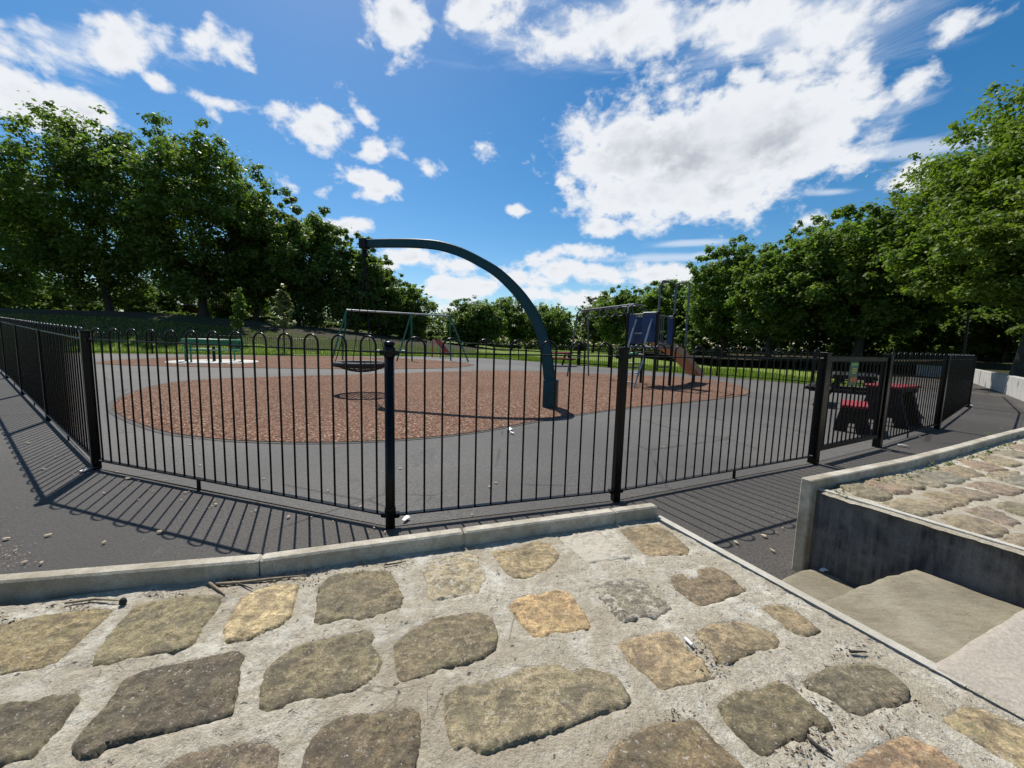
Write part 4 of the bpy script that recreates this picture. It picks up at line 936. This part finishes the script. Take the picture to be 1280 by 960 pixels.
for k in range(6):
    c1 = mA.lerp(mB, (k+.7)/6.6); c2 = mA2.lerp(mB2, (k+.7)/6.6); c = (c1+c2)/2; dn = (c2-c1).normalized()
    rr = MB(); rr.tube([rel(cf, c1), rel(cf, c2)], .012, 5); dl = (mB-mA).normalized()
    rr.tube([rel(cf, c-zz*.16+(dl*.8+dn*.6).normalized()*(.13*math.cos(a))+zz*(.16*math.sin(a))) for a in np.linspace(0, 2*math.pi, 17)], .014, 6, False); rr.build('ring', MAT['greysteel'], cf)

# picnic tables
def picnic(loc, rz, label, topmat='red_plastic'):
    o = empty('picnic_table', loc, label, 'picnic table', 'red and black picnic tables', rz)
    # long axis along local y
    pm = MB().box((0, 0, 0), (.135, 1.55, .05), None, .008).mesh('plank', MAT['red_plastic'])
    pt_ = MB().box((0, 0, 0), (.135, 1.55, .05), None, .008).mesh('plank', MAT[topmat])
    for x in (-.29, -.145, 0, .145, .29): put('plank', pt_, o, (x, 0, .735))
    for s in (-1, 1):
        for k in (0, 1): put('plank', pt_, o, (s*(.60+.145*k), 0, .435))
    for y in (-.55, .55):
        e = MB(); e.box((0, y, .685), (.74, .07, .055)).box((0, y, .38), (1.52, .07, .075))
        for s in (-1, 1):
            for dx in (.0,):
                a = Vector((s*.22, y, .66)); c = Vector((s*.62, y, .0)); t = (c-a).normalized(); w = Vector((t.z, 0, -t.x))
                e.add([a-w*.06-Vector((0, .035, 0)), a+w*.06-Vector((0, .035, 0)), c+w*.06-Vector((0, .035, 0)), c-w*.06-Vector((0, .035, 0)), a-w*.06+Vector((0, .035, 0)), a+w*.06+Vector((0, .035, 0)), c+w*.06+Vector((0, .035, 0)), c-w*.06+Vector((0, .035, 0))], [(0, 1, 2, 3), (7, 6, 5, 4), (0, 4, 5, 1), (1, 5, 6, 2), (2, 6, 7, 3), (3, 7, 4, 0)])
        e.build('end_frame', MAT['black_plastic'], o)
    for s in (-1, 1):
        for dx in (.68,): MB().box((s*dx, 0, .40), (.30, 1.5, .02)).build('seat_rail', MAT['black_plastic'], o)
    MB().box((0, 0, .69), (.74, 1.5, .03)).build('under_frame', MAT['black_plastic'], o)
    MB().box((0, 0, .40), (.06, 1.1, .06)).build('stretcher', MAT['black_plastic'], o)
    return o
picnic(Vector((2.55, 22.0, 0)), R(-75), 'distant red picnic table behind the foot of the teal arm')
picnic(Vector((7.75, 8.75, 0)), R(-42), 'farther black topped picnic table seen through the gate bars', 'black_plastic')
def quadbar(m, a, c, w, th, side):
    t = (c-a).normalized(); u = side.cross(t).normalized()*w/2; n_ = side*th/2
    v = [a-u-n_, a+u-n_, c+u-n_, c-u-n_, a-u+n_, a+u+n_, c+u+n_, c-u+n_]
    m.add(v, [(3, 2, 1, 0), (4, 5, 6, 7), (0, 1, 5, 4), (1, 2, 6, 5), (2, 3, 7, 6), (3, 0, 4, 7)])
def table(loc, rz, label, L_, W_, zt, nb_, cat, group, splay):
    o = empty('picnic_table' if cat == 'picnic table' else 'bench', loc, label, cat, group, rz)
    pw = W_/nb_; pm = MB().box((0, 0, 0), (L_, pw-.012, .045), None, .008).mesh('plank', MAT['red_plastic'])
    for k in range(nb_): put('plank', pm, o, (0, -W_/2+pw*(k+.5), zt-.0225))
    sd = Vector((1, 0, 0))
    for s_ in (-1, 1):
        m = MB(); x = s_*(L_/2-.14)
        for q in (-1, 1): quadbar(m, Vector((x, q*W_*.20, zt-.06)), Vector((x, q*(W_*.34+splay), .0)), .16, .09, sd)
        m.box((x+.002*s_, 0, zt-.085), (.095, W_*.92, .07)).box((x+.003*s_, 0, .20), (.085, W_*.8, .10)); m.build('end_frame', MAT['black_plastic'], o)
    MB().box((0, 0, zt-.075), (L_-.05, W_*.86, .05)).build('under_frame', MAT['black_plastic'], o)
    MB().box((0, 0, zt*.52), (L_-.3, .06, zt*.42)).build('stretcher', MAT['black_plastic'], o)
    return o
table(Vector((6.66, 6.76, 0)), math.atan2(.60, 1.15), 'red topped black table close behind the fence right of the gate', .82, .52, .70, 4, 'picnic table', 'red and black picnic tables', .10)
table(Vector((5.50, 6.16, 0)), math.atan2(.75, .66), 'low black bench with bright red seat boards seen between the gate bars', .85, .34, .44, 2, 'bench', None, .03)
# ------------------------------------------------------------------ retaining wall and lamp pole at right
rw = empty('retaining_wall', (wallp[5].x, wallp[5].y, 0), 'pale curved concrete wall along the outer side of the right hand path', 'wall')
for i in range(len(wallp)-3):
    a, c = Vector((*wallp[i], 0)), Vector((*wallp[i+1], 0)); dn = (c-a).normalized(); n = Vector((-dn.y, dn.x, 0)); L_ = (c-a).length
    k = max(1, int(L_/2.2))
    for j in range(k):
        q = a.lerp(c, (j+.5)/k); MB().box(rel(rw, q+zz*.24), (L_/k-.006, .16, .76), (dn, n, zz), .012).build('wall_section', MAT['palewall'], rw)
lpz = Vector((19.5, 17.0, 0)); lp0 = D(1204, 447, 17.0); lp1 = D(1211, 392, 17.0)
lpo = empty('lamp_post', (lp0.x, 17.0, .4), 'slim grey leaning pole in front of the dark trees at right', 'pole')
MB().tube([rel(lpo, (lp0.x-.05, 17.0, 0)), rel(lpo, lp0), rel(lpo, lp1)], [.06, .05, .045], 8).build('shaft', MAT['black'], lpo)
MB().tube([rel(lpo, lp1), rel(lpo, lp1+Vector((.35, 0, .02)))], .05, 8).build('head', MAT['black'], lpo)

# ------------------------------------------------------------------ house behind the trees
hY = 56.0; hx0, hx1 = D(205, 400, hY).x, D(318, 400, hY).x
ho = empty('house', ((hx0+hx1)/2, hY, 2.5), 'low brick house with pale roof half hidden behind the left trees', 'house')
hw_ = hx1-hx0; zb = 0.0; ze = D(240, 384, hY).z-2.5; zr = D(240, 368, hY).z-2.5
MB().box((0, 0, ze/2-.5), (hw_, 7, ze+1)).build('wall', MAT['brickwall'], ho)
m = MB(); a = hw_/2+.4; m.add([(-a, -3.9, ze), (a, -3.9, ze), (a, 3.9, ze), (-a, 3.9, ze), (-a, 0, zr+.3), (a, 0, zr+.3)], [(0, 1, 5, 4), (2, 3, 4, 5), (1, 2, 5), (3, 0, 4), (3, 2, 1, 0)]); m.build('roof', MAT['roof'], ho)
for px in (283, 235):
    x = D(px, 397, hY-3.5).x-ho.location.x; z = D(px, 397, hY-3.5).z-2.5
    w_ = MB().box((x, -3.52, z), (.9, .10, 1.0)).build('window', MAT['white'], ho)
    MB().box((x, -3.585, z), (.7, .02, .8)).build('pane', MAT['black_plastic'], w_)

# ------------------------------------------------------------------ trees
def leaves(rs, cents, rads, n, size, flat=.75, hang=0.0):
    k = rs.choice(len(cents), n, p=(rads**2)/np.sum(rads**2))
    d = rs.normal(size=(n, 3)); d /= np.linalg.norm(d, axis=1)[:, None]
    rr = rads[k]*np.where(rs.random(n) < .80, rs.random(n)**.45, np.minimum(2.1, np.abs(rs.normal(size=n))*.95))
    P = cents[k]+d*rr[:, None]*np.array([1, 1, flat])
    N = d*.55+np.array([0, 0, .85])+rs.normal(size=(n, 3))*.55; N /= np.linalg.norm(N, axis=1)[:, None]
    T = rs.normal(size=(n, 3)); T[:, 2] -= .5+hang; T -= N*np.sum(T*N, 1)[:, None]; T /= np.linalg.norm(T, axis=1)[:, None]
    Bn = np.cross(N, T); s = size*(.6+.8*rs.random(n))[:, None]
    V = np.stack([P-T*s*.5, P+Bn*s*.32+N*s*.06, P+T*s*.55, P-Bn*s*.32+N*s*.06], 1).reshape(-1, 3)
    tone = np.clip(rs.random(n)*.75+.25*(rs.random(len(cents))[k]), 0, 1)
    return V, tone
def tree(name, px, Y, top, halfw, bottom, mat, n, size, label, seed, cat='tree', clumps=150, trunk=.25, group='trees round the playground', base_z=None, asp=1.0, flat=.75, wob=.2, full=.5, tx=0):
    rs = np.random.RandomState(seed)
    cx = D(px, 430, Y).x; zt_ = D(px, top, Y).z; zb_ = D(px, bottom, Y).z; rx = halfw*Y/F; rz_ = (zt_-zb_)/2; zc = (zt_+zb_)/2
    gz_ = H(cx, Y) if base_z is None else base_z
    o = empty(name, (cx, Y, gz_), label, cat, group)
    d = rs.normal(size=(clumps, 3)); d /= np.linalg.norm(d, axis=1)[:, None]
    r = full+(1-full)*rs.random(clumps)**.6; r *= 1+wob*(rs.random(clumps)-.6)
    w = np.where(d[:, 2] < -.2, .92, 1.0)
    cents = d*r[:, None]*np.array([rx, rx*asp, rz_])*.84*w[:, None]; cents[:, 2] += zc-gz_
    low = cents[:, 2] < .25; cents[low, 2] = .25+rs.random(low.sum())*.3
    rads = (.10+.12*rs.random(clumps))*min(rx, rz_*1.25)
    # twiggy tips that break the outline
    k2 = clumps//2; d2_ = rs.normal(size=(k2, 3)); d2_[:, 2] = np.abs(d2_[:, 2])*.9-.1; d2_ /= np.linalg.norm(d2_, axis=1)[:, None]
    c2 = d2_*np.array([rx, rx*asp, rz_])*(.90+.12*rs.random(k2))[:, None]; c2[:, 2] += zc-gz_
    cents = np.vstack([cents, c2]); rads = np.concatenate([rads, (.05+.05*rs.random(k2))*min(rx, rz_)])
    n = int(n*2.3); size *= .80
    V, tone = leaves(rs, cents, rads, n, size, flat)
    me = fast_mesh('crown', V, n, 4, mat, tone); put('crown', me, o)
    m = MB(); ht = (zb_-gz_)+rz_*.55
    def wob_(h): return Vector((math.sin(h*.9+seed)*.12+tx*h/ht, math.cos(h*.7+seed)*.12, h))
    m.tube([wob_(h) for h in np.linspace(-.3, ht, 7)], [trunk*1.3, trunk, trunk*.92, trunk*.85, trunk*.75, trunk*.6, trunk*.4], 9)
    for c in cents[rs.choice(clumps, 12, False)]:
        h0 = ht*rs.uniform(.45, .95); p0 = wob_(h0); c = Vector(c)
        m.tube([p0, p0.lerp(c, .5)+Vector((0, 0, .12*(c-p0).length)), c], [trunk*.38, trunk*.25, trunk*.08], 5)
    m.build('trunk', MAT['bark'], o)
    return o
T = tree
ld_, lm_, lb_ = MAT['leaf_dark'], MAT['leaf_mid'], MAT['leaf_bright']
T('broadleaf_tree', 0, 43, 178, 66, 412, lm_, 16000, .42, 'dark tree at the left edge of the picture, lower than its neighbour', 1, trunk=.3)
T('broadleaf_tree', 140, 40.5, 138, 104, 407, ld_, 26000, .40, 'tallest dark tree on the left, left of the forked trunk', 2, trunk=.36, clumps=190)
T('broadleaf_tree', 258, 41, 160, 92, 402, ld_, 24000, .40, 'tall dark tree on the left whose thick trunk stands on the grass bank', 3, trunk=.42, clumps=190)
T('broadleaf_tree', 375, 45, 240, 66, 422, ld_, 22000, .41, 'dense dark tree behind the pale sapling', 4, trunk=.3, full=.35)
T('broadleaf_tree', 322, 45, 225, 50, 415, ld_, 14000, .42, 'dark tree filling the gap between the tall left trees', 5, trunk=.3, full=.35)
T('broadleaf_tree', 446, 46, 292, 48, 430, ld_, 16000, .42, 'dark tree directly behind the end of the teal arm', 6, trunk=.25, full=.35)
T('broadleaf_tree', 510, 54, 350, 36, 434, lm_, 10000, .38, 'mid green tree right of the teal arm end, lowering to the lawn', 7, full=.35, trunk=.22)
T('broadleaf_tree', 478, 50, 322, 36, 434, ld_, 10000, .38, 'dark tree stepping down behind the green swing set', 8, full=.35, trunk=.22)
T('copper_tree', 591, 58, 371, 43, 438, MAT['leaf_dark'], 18000, .36, 'round blackish tree in the middle distance under the teal arch', 9, full=.4, trunk=.25, clumps=190, wob=.1)
T('broadleaf_tree', 640, 66, 369, 34, 436, lm_, 9000, .42, 'mid green tree between the round dark tree and the teal arm', 10, full=.35, trunk=.22)
T('broadleaf_tree', 684, 64, 379, 40, 438, lm_, 12000, .40, 'light green bushy tree right behind the teal arm', 11, full=.35, trunk=.22)
T('willow_tree', 742, 66, 368, 22, 438, MAT['leaf_pale'], 6500, .40, 'pale silvery tree seen through the overhead ring bars', 12, full=.35, trunk=.2)
T('broadleaf_tree', 775, 50, 356, 40, 440, lm_, 12000, .36, 'green tree behind the ring bars of the climbing frame', 13, full=.35, trunk=.22)
T('broadleaf_tree', 828, 46, 346, 44, 440, lm_, 14000, .36, 'green tree behind the blue climbing tower', 14, full=.35, trunk=.22)
T('broadleaf_tree', 905, 36, 297, 58, 445, lm_, 19000, .32, 'rounded green tree right of the tall climbing hoop', 15, full=.38, trunk=.25)
T('broadleaf_tree', 962, 30, 306, 56, 446, lm_, 20000, .28, 'lower pale green tree in front of the dark right hand trees', 16, full=.4, trunk=.22)
T('broadleaf_tree', 1015, 38, 268, 62, 446, lm_, 18000, .33, 'green tree rising behind the large leaved dark tree', 17, full=.38, trunk=.25, base_z=.4)
T('broadleaf_tree', 1075, 26, 252, 92, 440, ld_, 30000, .30, 'large dark broad leaved tree behind the gate', 18, full=.45, trunk=.3, clumps=190, base_z=.5)
T('broadleaf_tree', 1188, 30, 215, 70, 445, ld_, 18000, .30, 'dark tree between the large dark tree and the bright right hand tree', 19, full=.38, trunk=.3, base_z=.8)
T('broadleaf_tree', 1285, 14.0, 215, 152, 412, lb_, 24000, .19, 'lower bright green tree in front of the overhanging one at the right edge', 25, full=.45, trunk=.2, clumps=220, base_z=.5, flat=.5)
T('broadleaf_tree', 1352, 16.5, 48, 200, 400, lb_, 56000, .21, 'bright yellow green tree overhanging the right edge of the picture', 20, full=.5, trunk=.3, clumps=300, base_z=.5, flat=.5)
T('broadleaf_tree', 1440, 22, 40, 150, 440, lm_, 16000, .30, 'green tree beyond the right edge behind the bright one', 21, full=.4, trunk=.3, base_z=.8)
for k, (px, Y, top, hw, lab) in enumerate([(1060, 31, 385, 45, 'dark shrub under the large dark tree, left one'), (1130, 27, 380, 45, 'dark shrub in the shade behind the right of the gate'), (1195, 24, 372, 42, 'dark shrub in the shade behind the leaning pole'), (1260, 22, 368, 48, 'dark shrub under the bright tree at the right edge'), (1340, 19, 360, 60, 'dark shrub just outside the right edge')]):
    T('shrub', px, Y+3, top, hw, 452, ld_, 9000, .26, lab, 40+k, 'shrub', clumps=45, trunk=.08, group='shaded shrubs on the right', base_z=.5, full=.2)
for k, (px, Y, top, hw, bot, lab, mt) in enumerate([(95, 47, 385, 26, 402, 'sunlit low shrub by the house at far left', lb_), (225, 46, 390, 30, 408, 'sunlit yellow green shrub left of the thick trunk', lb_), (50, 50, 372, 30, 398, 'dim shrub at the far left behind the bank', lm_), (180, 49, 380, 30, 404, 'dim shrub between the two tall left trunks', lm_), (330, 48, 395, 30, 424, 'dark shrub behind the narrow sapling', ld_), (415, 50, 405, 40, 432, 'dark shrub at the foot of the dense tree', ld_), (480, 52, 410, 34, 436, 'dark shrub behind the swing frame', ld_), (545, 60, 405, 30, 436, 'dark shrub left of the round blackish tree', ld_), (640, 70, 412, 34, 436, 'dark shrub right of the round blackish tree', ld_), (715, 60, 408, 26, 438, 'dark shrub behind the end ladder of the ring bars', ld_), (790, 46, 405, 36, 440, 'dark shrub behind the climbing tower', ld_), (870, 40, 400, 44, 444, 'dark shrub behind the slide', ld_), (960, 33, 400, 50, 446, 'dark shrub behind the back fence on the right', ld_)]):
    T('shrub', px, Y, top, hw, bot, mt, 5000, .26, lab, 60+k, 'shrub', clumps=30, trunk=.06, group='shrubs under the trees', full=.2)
# dim wood behind everything: one mass of foliage
def wood(pts, n, size, seed, mat=None):
    rs = np.random.RandomState(seed); V = []; C_l = []; R_l = []
    for (px, Y, top), (px2, Y2, top2) in zip(pts, pts[1:]):
        for k in range(26):
            t = k/26+rs.random()*.04; x = px+(px2-px)*t; yv = Y+(Y2-Y)*t; tp = top+(top2-top)*t+rs.normal()*7; zt_ = D(x, tp, yv).z; xx = D(x, tp, yv).x; zb_ = min(H(xx, yv), 2)
            m_ = max(3, int((zt_-zb_)/.9))
            for j in range(2): C_l.append((xx+rs.normal()*1.2, yv-.6+rs.normal()*.8, min(H(xx, yv), 2)+.3+.5*j)); R_l.append(.9)
            for j in range(m_): C_l.append((xx+rs.normal()*.8, yv+rs.normal()*1.2, zb_+(zt_-zb_)*(j+.3)/m_)); R_l.append(1.0+.5*rs.random())
    V, tone = leaves(rs, np.array(C_l), np.array(R_l), n, size)
    tag(put('wood', fast_mesh('wood', V, n, 4, mat or ld_, tone)), kind='stuff')
wood([(-260, 66, 330), (-60, 66, 345), (60, 65, 350), (200, 65, 345), (330, 64, 350), (430, 66, 370), (500, 70, 385), (560, 78, 398), (640, 82, 404), (740, 80, 400)], 90000, .42, 31)
wood([(740, 80, 400), (800, 60, 385), (880, 48, 370), (980, 42, 345), (1080, 38, 330), (1180, 34, 330), (1290, 30, 320), (1450, 27, 300), (1700, 24, 260)], 95000, .36, 32)
for k, (px, Y, top, hw, bot, lab) in enumerate([(20, 51, 340, 60, 406, 'dark bushy understorey tree at the far left edge'), (90, 52, 350, 50, 406, 'dark bushy understorey tree below the left side of the tallest tree'), (195, 51, 348, 48, 408, 'dark bushy understorey tree between the two tall left trunks'), (300, 50, 345, 46, 416, 'dark bushy understorey tree right of the thick trunk')]):
    T('understorey_tree', px, Y, top, hw, bot, ld_, 9000, .32, lab, 90+k, clumps=90, trunk=.12, group='understorey trees on the left', full=.2)
def sapling(px, Y, base, top, hw, mat, label, seed):
    rs = np.random.RandomState(seed); p = D(px, base, Y); zt_ = D(px, top, Y).z; h = zt_-p.z; w = hw*Y/F
    gz_ = H(p.x, Y); o = empty('sapling', (p.x, Y, gz_), label, 'sapling', 'young trees on the grass bank'); z0 = p.z-gz_
    cents = []; rads = []; m = MB(); m.tube([(0, 0, -.2), (0, 0, z0+h*.5), (.05, 0, z0+h)], [.06, .04, .01], 6)
    for k in range(26):
        t = .25+.75*(k+rs.random())/26; L_ = w*(1.15-t)*(.7+.5*rs.random()); a = rs.uniform(0, 6.28)
        b0_ = Vector((0, 0, z0+h*(t-.10))); b1_ = b0_+Vector((math.cos(a)*L_, math.sin(a)*L_*.7, .55*L_)); m.tube([b0_, b1_], [.02, .006], 4)
        for s in (.45, .75, 1.0): cents.append(tuple(b0_.lerp(b1_, s))); rads.append(.16)
    for s in (.8, .9, 1.0): cents.append((.04, 0, z0+h*s)); rads.append(.16)
    V, tone = leaves(rs, np.array(cents), np.array(rads), 1500, .22); put('crown', fast_mesh('crown', V, 1500, 4, mat, tone), o); m.build('trunk', MAT['bark'], o)
sapling(355, 27.5, 424, 358, 20, MAT['leaf_pale'], 'pale young tree with upswept branches on the bank behind the back fence', 5)
sapling(301, 29.5, 420, 362, 13, lb_, 'narrow young tree left of the pale upswept sapling', 6)

# grass blades on the sunlit strip behind the back fence
rs = np.random.RandomState(3); n = 60000
gx_ = rs.uniform(-40, 14, n); off_ = rs.random(n)**1.3*9.5+.15
gy_ = np.array([far_y(x) for x in gx_])+off_; gz0 = np.array([H(x, y) for x, y in zip(gx_, gy_)])-.06
h = rs.uniform(.05, .16, n); wd_ = rs.uniform(.012, .03, n); an = rs.uniform(0, 6.28, n); lean = rs.normal(size=(n, 2))*.05
V = np.stack([np.stack([gx_-np.cos(an)*wd_, gy_-np.sin(an)*wd_, gz0], 1), np.stack([gx_+np.cos(an)*wd_, gy_+np.sin(an)*wd_, gz0], 1), np.stack([gx_+lean[:, 0], gy_+lean[:, 1], gz0+h+.03], 1)], 1).reshape(-1, 3)
tag(put('grass', fast_mesh('grass', V, n, 3, MAT['blade'], rs.random(n))), kind='stuff')

# ------------------------------------------------------------------ litter, twigs
def scrap(seed, size):
    r_ = random.Random(seed); m = MB(); n_ = 7; vs = []
    for k in range(n_):
        a = 2*math.pi*k/n_; rr = size*r_.uniform(.5, 1.0); vs.append((rr*math.cos(a)*1.4, rr*math.sin(a)*.7, r_.uniform(.0, size*.35)))
    vs.append((0, 0, size*.28)); m.add(vs, [(k, (k+1) % n_, n_) for k in range(n_)]); return m
scr = [scrap(i, .018+.006*i).mesh('leaf_scrap', MAT['leafdry']) for i in range(4)]
LP = [(46, 631), (130, 680), (201, 667), (60, 671), (20, 690), (30, 705), (52, 706), (8, 676), (130, 618), (270, 632), (232, 617), (360, 648), (372, 640), (246, 551), (238, 558), (250, 583), (215, 560), (620, 605), (612, 610), (690, 543), (720, 580), (742, 620), (830, 560), (905, 545), (560, 640), (590, 645), (640, 560), (500, 587), (868, 690), (903, 695), (920, 680), (955, 672), (978, 662), (890, 720), (965, 690), (1150, 547), (1240, 505), (1215, 512), (1228, 509), (1200, 520), (1205, 535), (1235, 525), (1130, 558), (1190, 512), (1250, 498), (655, 470), (600, 478), (845, 500), (880, 498), (800, 520), (700, 475), (330, 600), (420, 560), (180, 560), (160, 600), (575, 470), (100, 560), (70, 575), (35, 560), (55, 590), (1180, 529), (410, 615), (450, 635)]
rnd = random.Random(11); Q = [(G(x, y), rnd.uniform(.35, .8)) for x, y in LP]
for _ in range(520): Q.append((Vector((rnd.uniform(-7, 8), rnd.uniform(1.7, 11), 0)), rnd.uniform(.10, .30)))
for _ in range(90): Q.append((G(rnd.gauss(15, 16), rnd.gauss(697, 10)), rnd.uniform(.08, .17)))
for _ in range(70): t_ = rnd.random(); Q.append((A.lerp(B, t_)+Vector((rnd.gauss(0, .12), rnd.gauss(-.08, .10), 0)), rnd.uniform(.12, .35)))
for _ in range(90): t_ = rnd.random(); Q.append((Fp.lerp(Hq, t_)+Vector((abs(rnd.gauss(.5, .6)), -abs(rnd.gauss(.3, .5)), 0)), rnd.uniform(.2, .5)))
m = MB()
for k, (p, sc) in enumerate(Q):
    z0 = H(p.x, p.y)+.013; a = rnd.uniform(0, 6.28); src = scr[k % 4]; ca_, sa_ = math.cos(a)*sc, math.sin(a)*sc
    m.add([(p.x+v.co.x*ca_-v.co.y*sa_, p.y+v.co.x*sa_+v.co.y*ca_, z0+v.co.z*sc) for v in src.vertices], [tuple(f.vertices) for f in src.polygons])
tag(m.build('leaf_litter', MAT['leafdry']), kind='stuff')
wm = scrap(21, .07).mesh('paper_scrap', MAT['white'])
for x, y, lab, s in ((637, 537, 'crumpled white paper at the edge of the rubber surface', 1.2), (108, 588, 'white paper scrap at the foot of the left corner post', .8), (640, 541, 'smaller white paper scrap beside the crumpled one', .7), (508, 648, 'white paper scrap at the foot of the round front post', .55), (1030, 713, 'clear plastic scrap on the lowest stone slab', .4), (1212, 507, 'long white paper scrap on the right hand path', 1.2), (1128, 557, 'flat white paper scrap on the path near the gate', .9)):
    p = G(x, y, .02 if y != 713 else SZ1+.01); o = put('paper_scrap', wm, None, p, rnd.uniform(0, 6)); o.scale = (s, s, s); tag(o, lab, 'paper scrap')
def twig(pts, r_, label, mat='twig'):
    P_ = [BP(x, y)+bn*.008 for x, y in pts]; m = MB(); o = empty('twig', P_[0], label, 'twig', 'twigs along the kerb')
    m.tube([rel(o, p) for p in P_], [r_]*(len(P_)-1)+[r_*.4], 6).build('stem', MAT[mat], o); return o
twig([(270, 733), (300, 731), (345, 726), (382, 722)], .0042, 'long pale bent twig lying along the kerb above the beige stone')
twig([(261, 731), (281, 746)], .005, 'short thick pale twig left of the beige stone')
twig([(285, 727), (300, 733), (316, 739)], .0028, 'thin dark twig crossing the long pale twig', 'bark')
twig([(82, 757), (120, 752), (150, 754)], .0034, 'thin pale twig by the kerb above the scratched stone')
twig([(480, 709), (495, 707), (508, 704)], .0026, 'short dark twig near the kerb between the second and third stone', 'bark')
twig([(1062, 818), (1081, 818)], .0040, 'short reddish brown twig near the edging', 'bark')
twig([(1010, 927), (1020, 936), (1040, 950)], .0034, 'dark twig lying in the joint at the bottom right', 'bark')
bt = BP(856, 801)+bn*.008; be = BP(865, 810)+bn*.008
o = empty('cigarette_end', bt, 'white cigarette end lying in the joint between two stones', 'cigarette end')
MB().tube([(0, 0, 0), be-bt], .0038, 10).build('paper', MAT['white'], o)
pb_ = BP(154, 756)+bn*.013; MAT['dark'] = paint('dark_stone', (.02, .02, .02), .8)
tag(MB().lathe((0, 0, -.012), [(.003, 0), (.009, .004), (.008, .014), (.003, .020)], 9).build('pebble', MAT['dark'], None, pb_), 'small dark pebble on the mortar above the second stone', 'pebble')
# crumbs of soil and leaf litter along the kerb and in the joints
rs = np.random.RandomState(8); V = []
def crumbs(c, sp, n_, nr):
    for _ in range(int(n_*.6)):
        x, y = c[0]+rs.normal()*sp[0], c[1]+rs.normal()*sp[1]
        p = BP(x, y); s = rs.uniform(.0010, .0036); q = np.array(p)+np.array(nr)*rs.uniform(.002, .006)
        a = rs.normal(size=3); a -= np.array(nr)*a.dot(np.array(nr))*.8; a /= np.linalg.norm(a); b2 = np.cross(a, rs.normal(size=3)); b2 /= np.linalg.norm(b2)
        V.extend([q-a*s*1.6, q+b2*s*.8, q+a*s*1.6, q-b2*s*.8])
for c, sp, n_ in (((330, 727), (38, 5), 260), ((400, 716), (34, 5), 180), ((90, 760), (22, 3), 70), ((15, 777), (12, 3), 40), ((200, 745), (22, 3), 60), ((470, 706), (26, 3), 80), ((580, 687), (20, 2), 50), ((895, 830), (10, 12), 110), ((875, 815), (7, 8), 60), ((1010, 885), (14, 14), 110), ((1030, 920), (18, 14), 120), ((1000, 940), (20, 10), 80), ((845, 893), (10, 5), 40), ((1080, 905), (25, 10), 60), ((1060, 815), (16, 7), 50), ((1120, 880), (20, 8), 40)):
    crumbs(c, sp, n_, bn)
tag(put('debris', fast_mesh('debris', np.array(V), len(V)//4, 4, MAT['brownleaf'])), kind='stuff')

rs = np.random.RandomState(17); cl, rl_ = [], []
kin = [p+Vector((dd_.y, -dd_.x, 0))*.115 for p in KR]
for i_, n_ in ((0, 26), (1, 30), (2, 26), (3, 20), (4, 14)):
    for _ in range(n_):
        p = kin[i_].lerp(kin[i_+1], rs.random()); cl.append((p.x+rs.normal()*.012, p.y-abs(rs.normal())*.025, BZ+.008)); rl_.append(.010+.016*rs.random())
for (x, y) in ((1262, 543), (1270, 541), (1256, 546), (1210, 563), (1150, 581), (1068, 596), (1040, 603)):
    p = G(x, y, BZ)
    for _ in range(5): cl.append((p.x+rs.normal()*.03, p.y+rs.normal()*.03, BZ+.012)); rl_.append(.025)
V, tone = leaves(rs, np.array(cl), np.array(rl_), 1500, .014)
tag(put('weeds', fast_mesh('weeds', V, 1500, 4, MAT['leaf_pale'], tone)), kind='stuff')
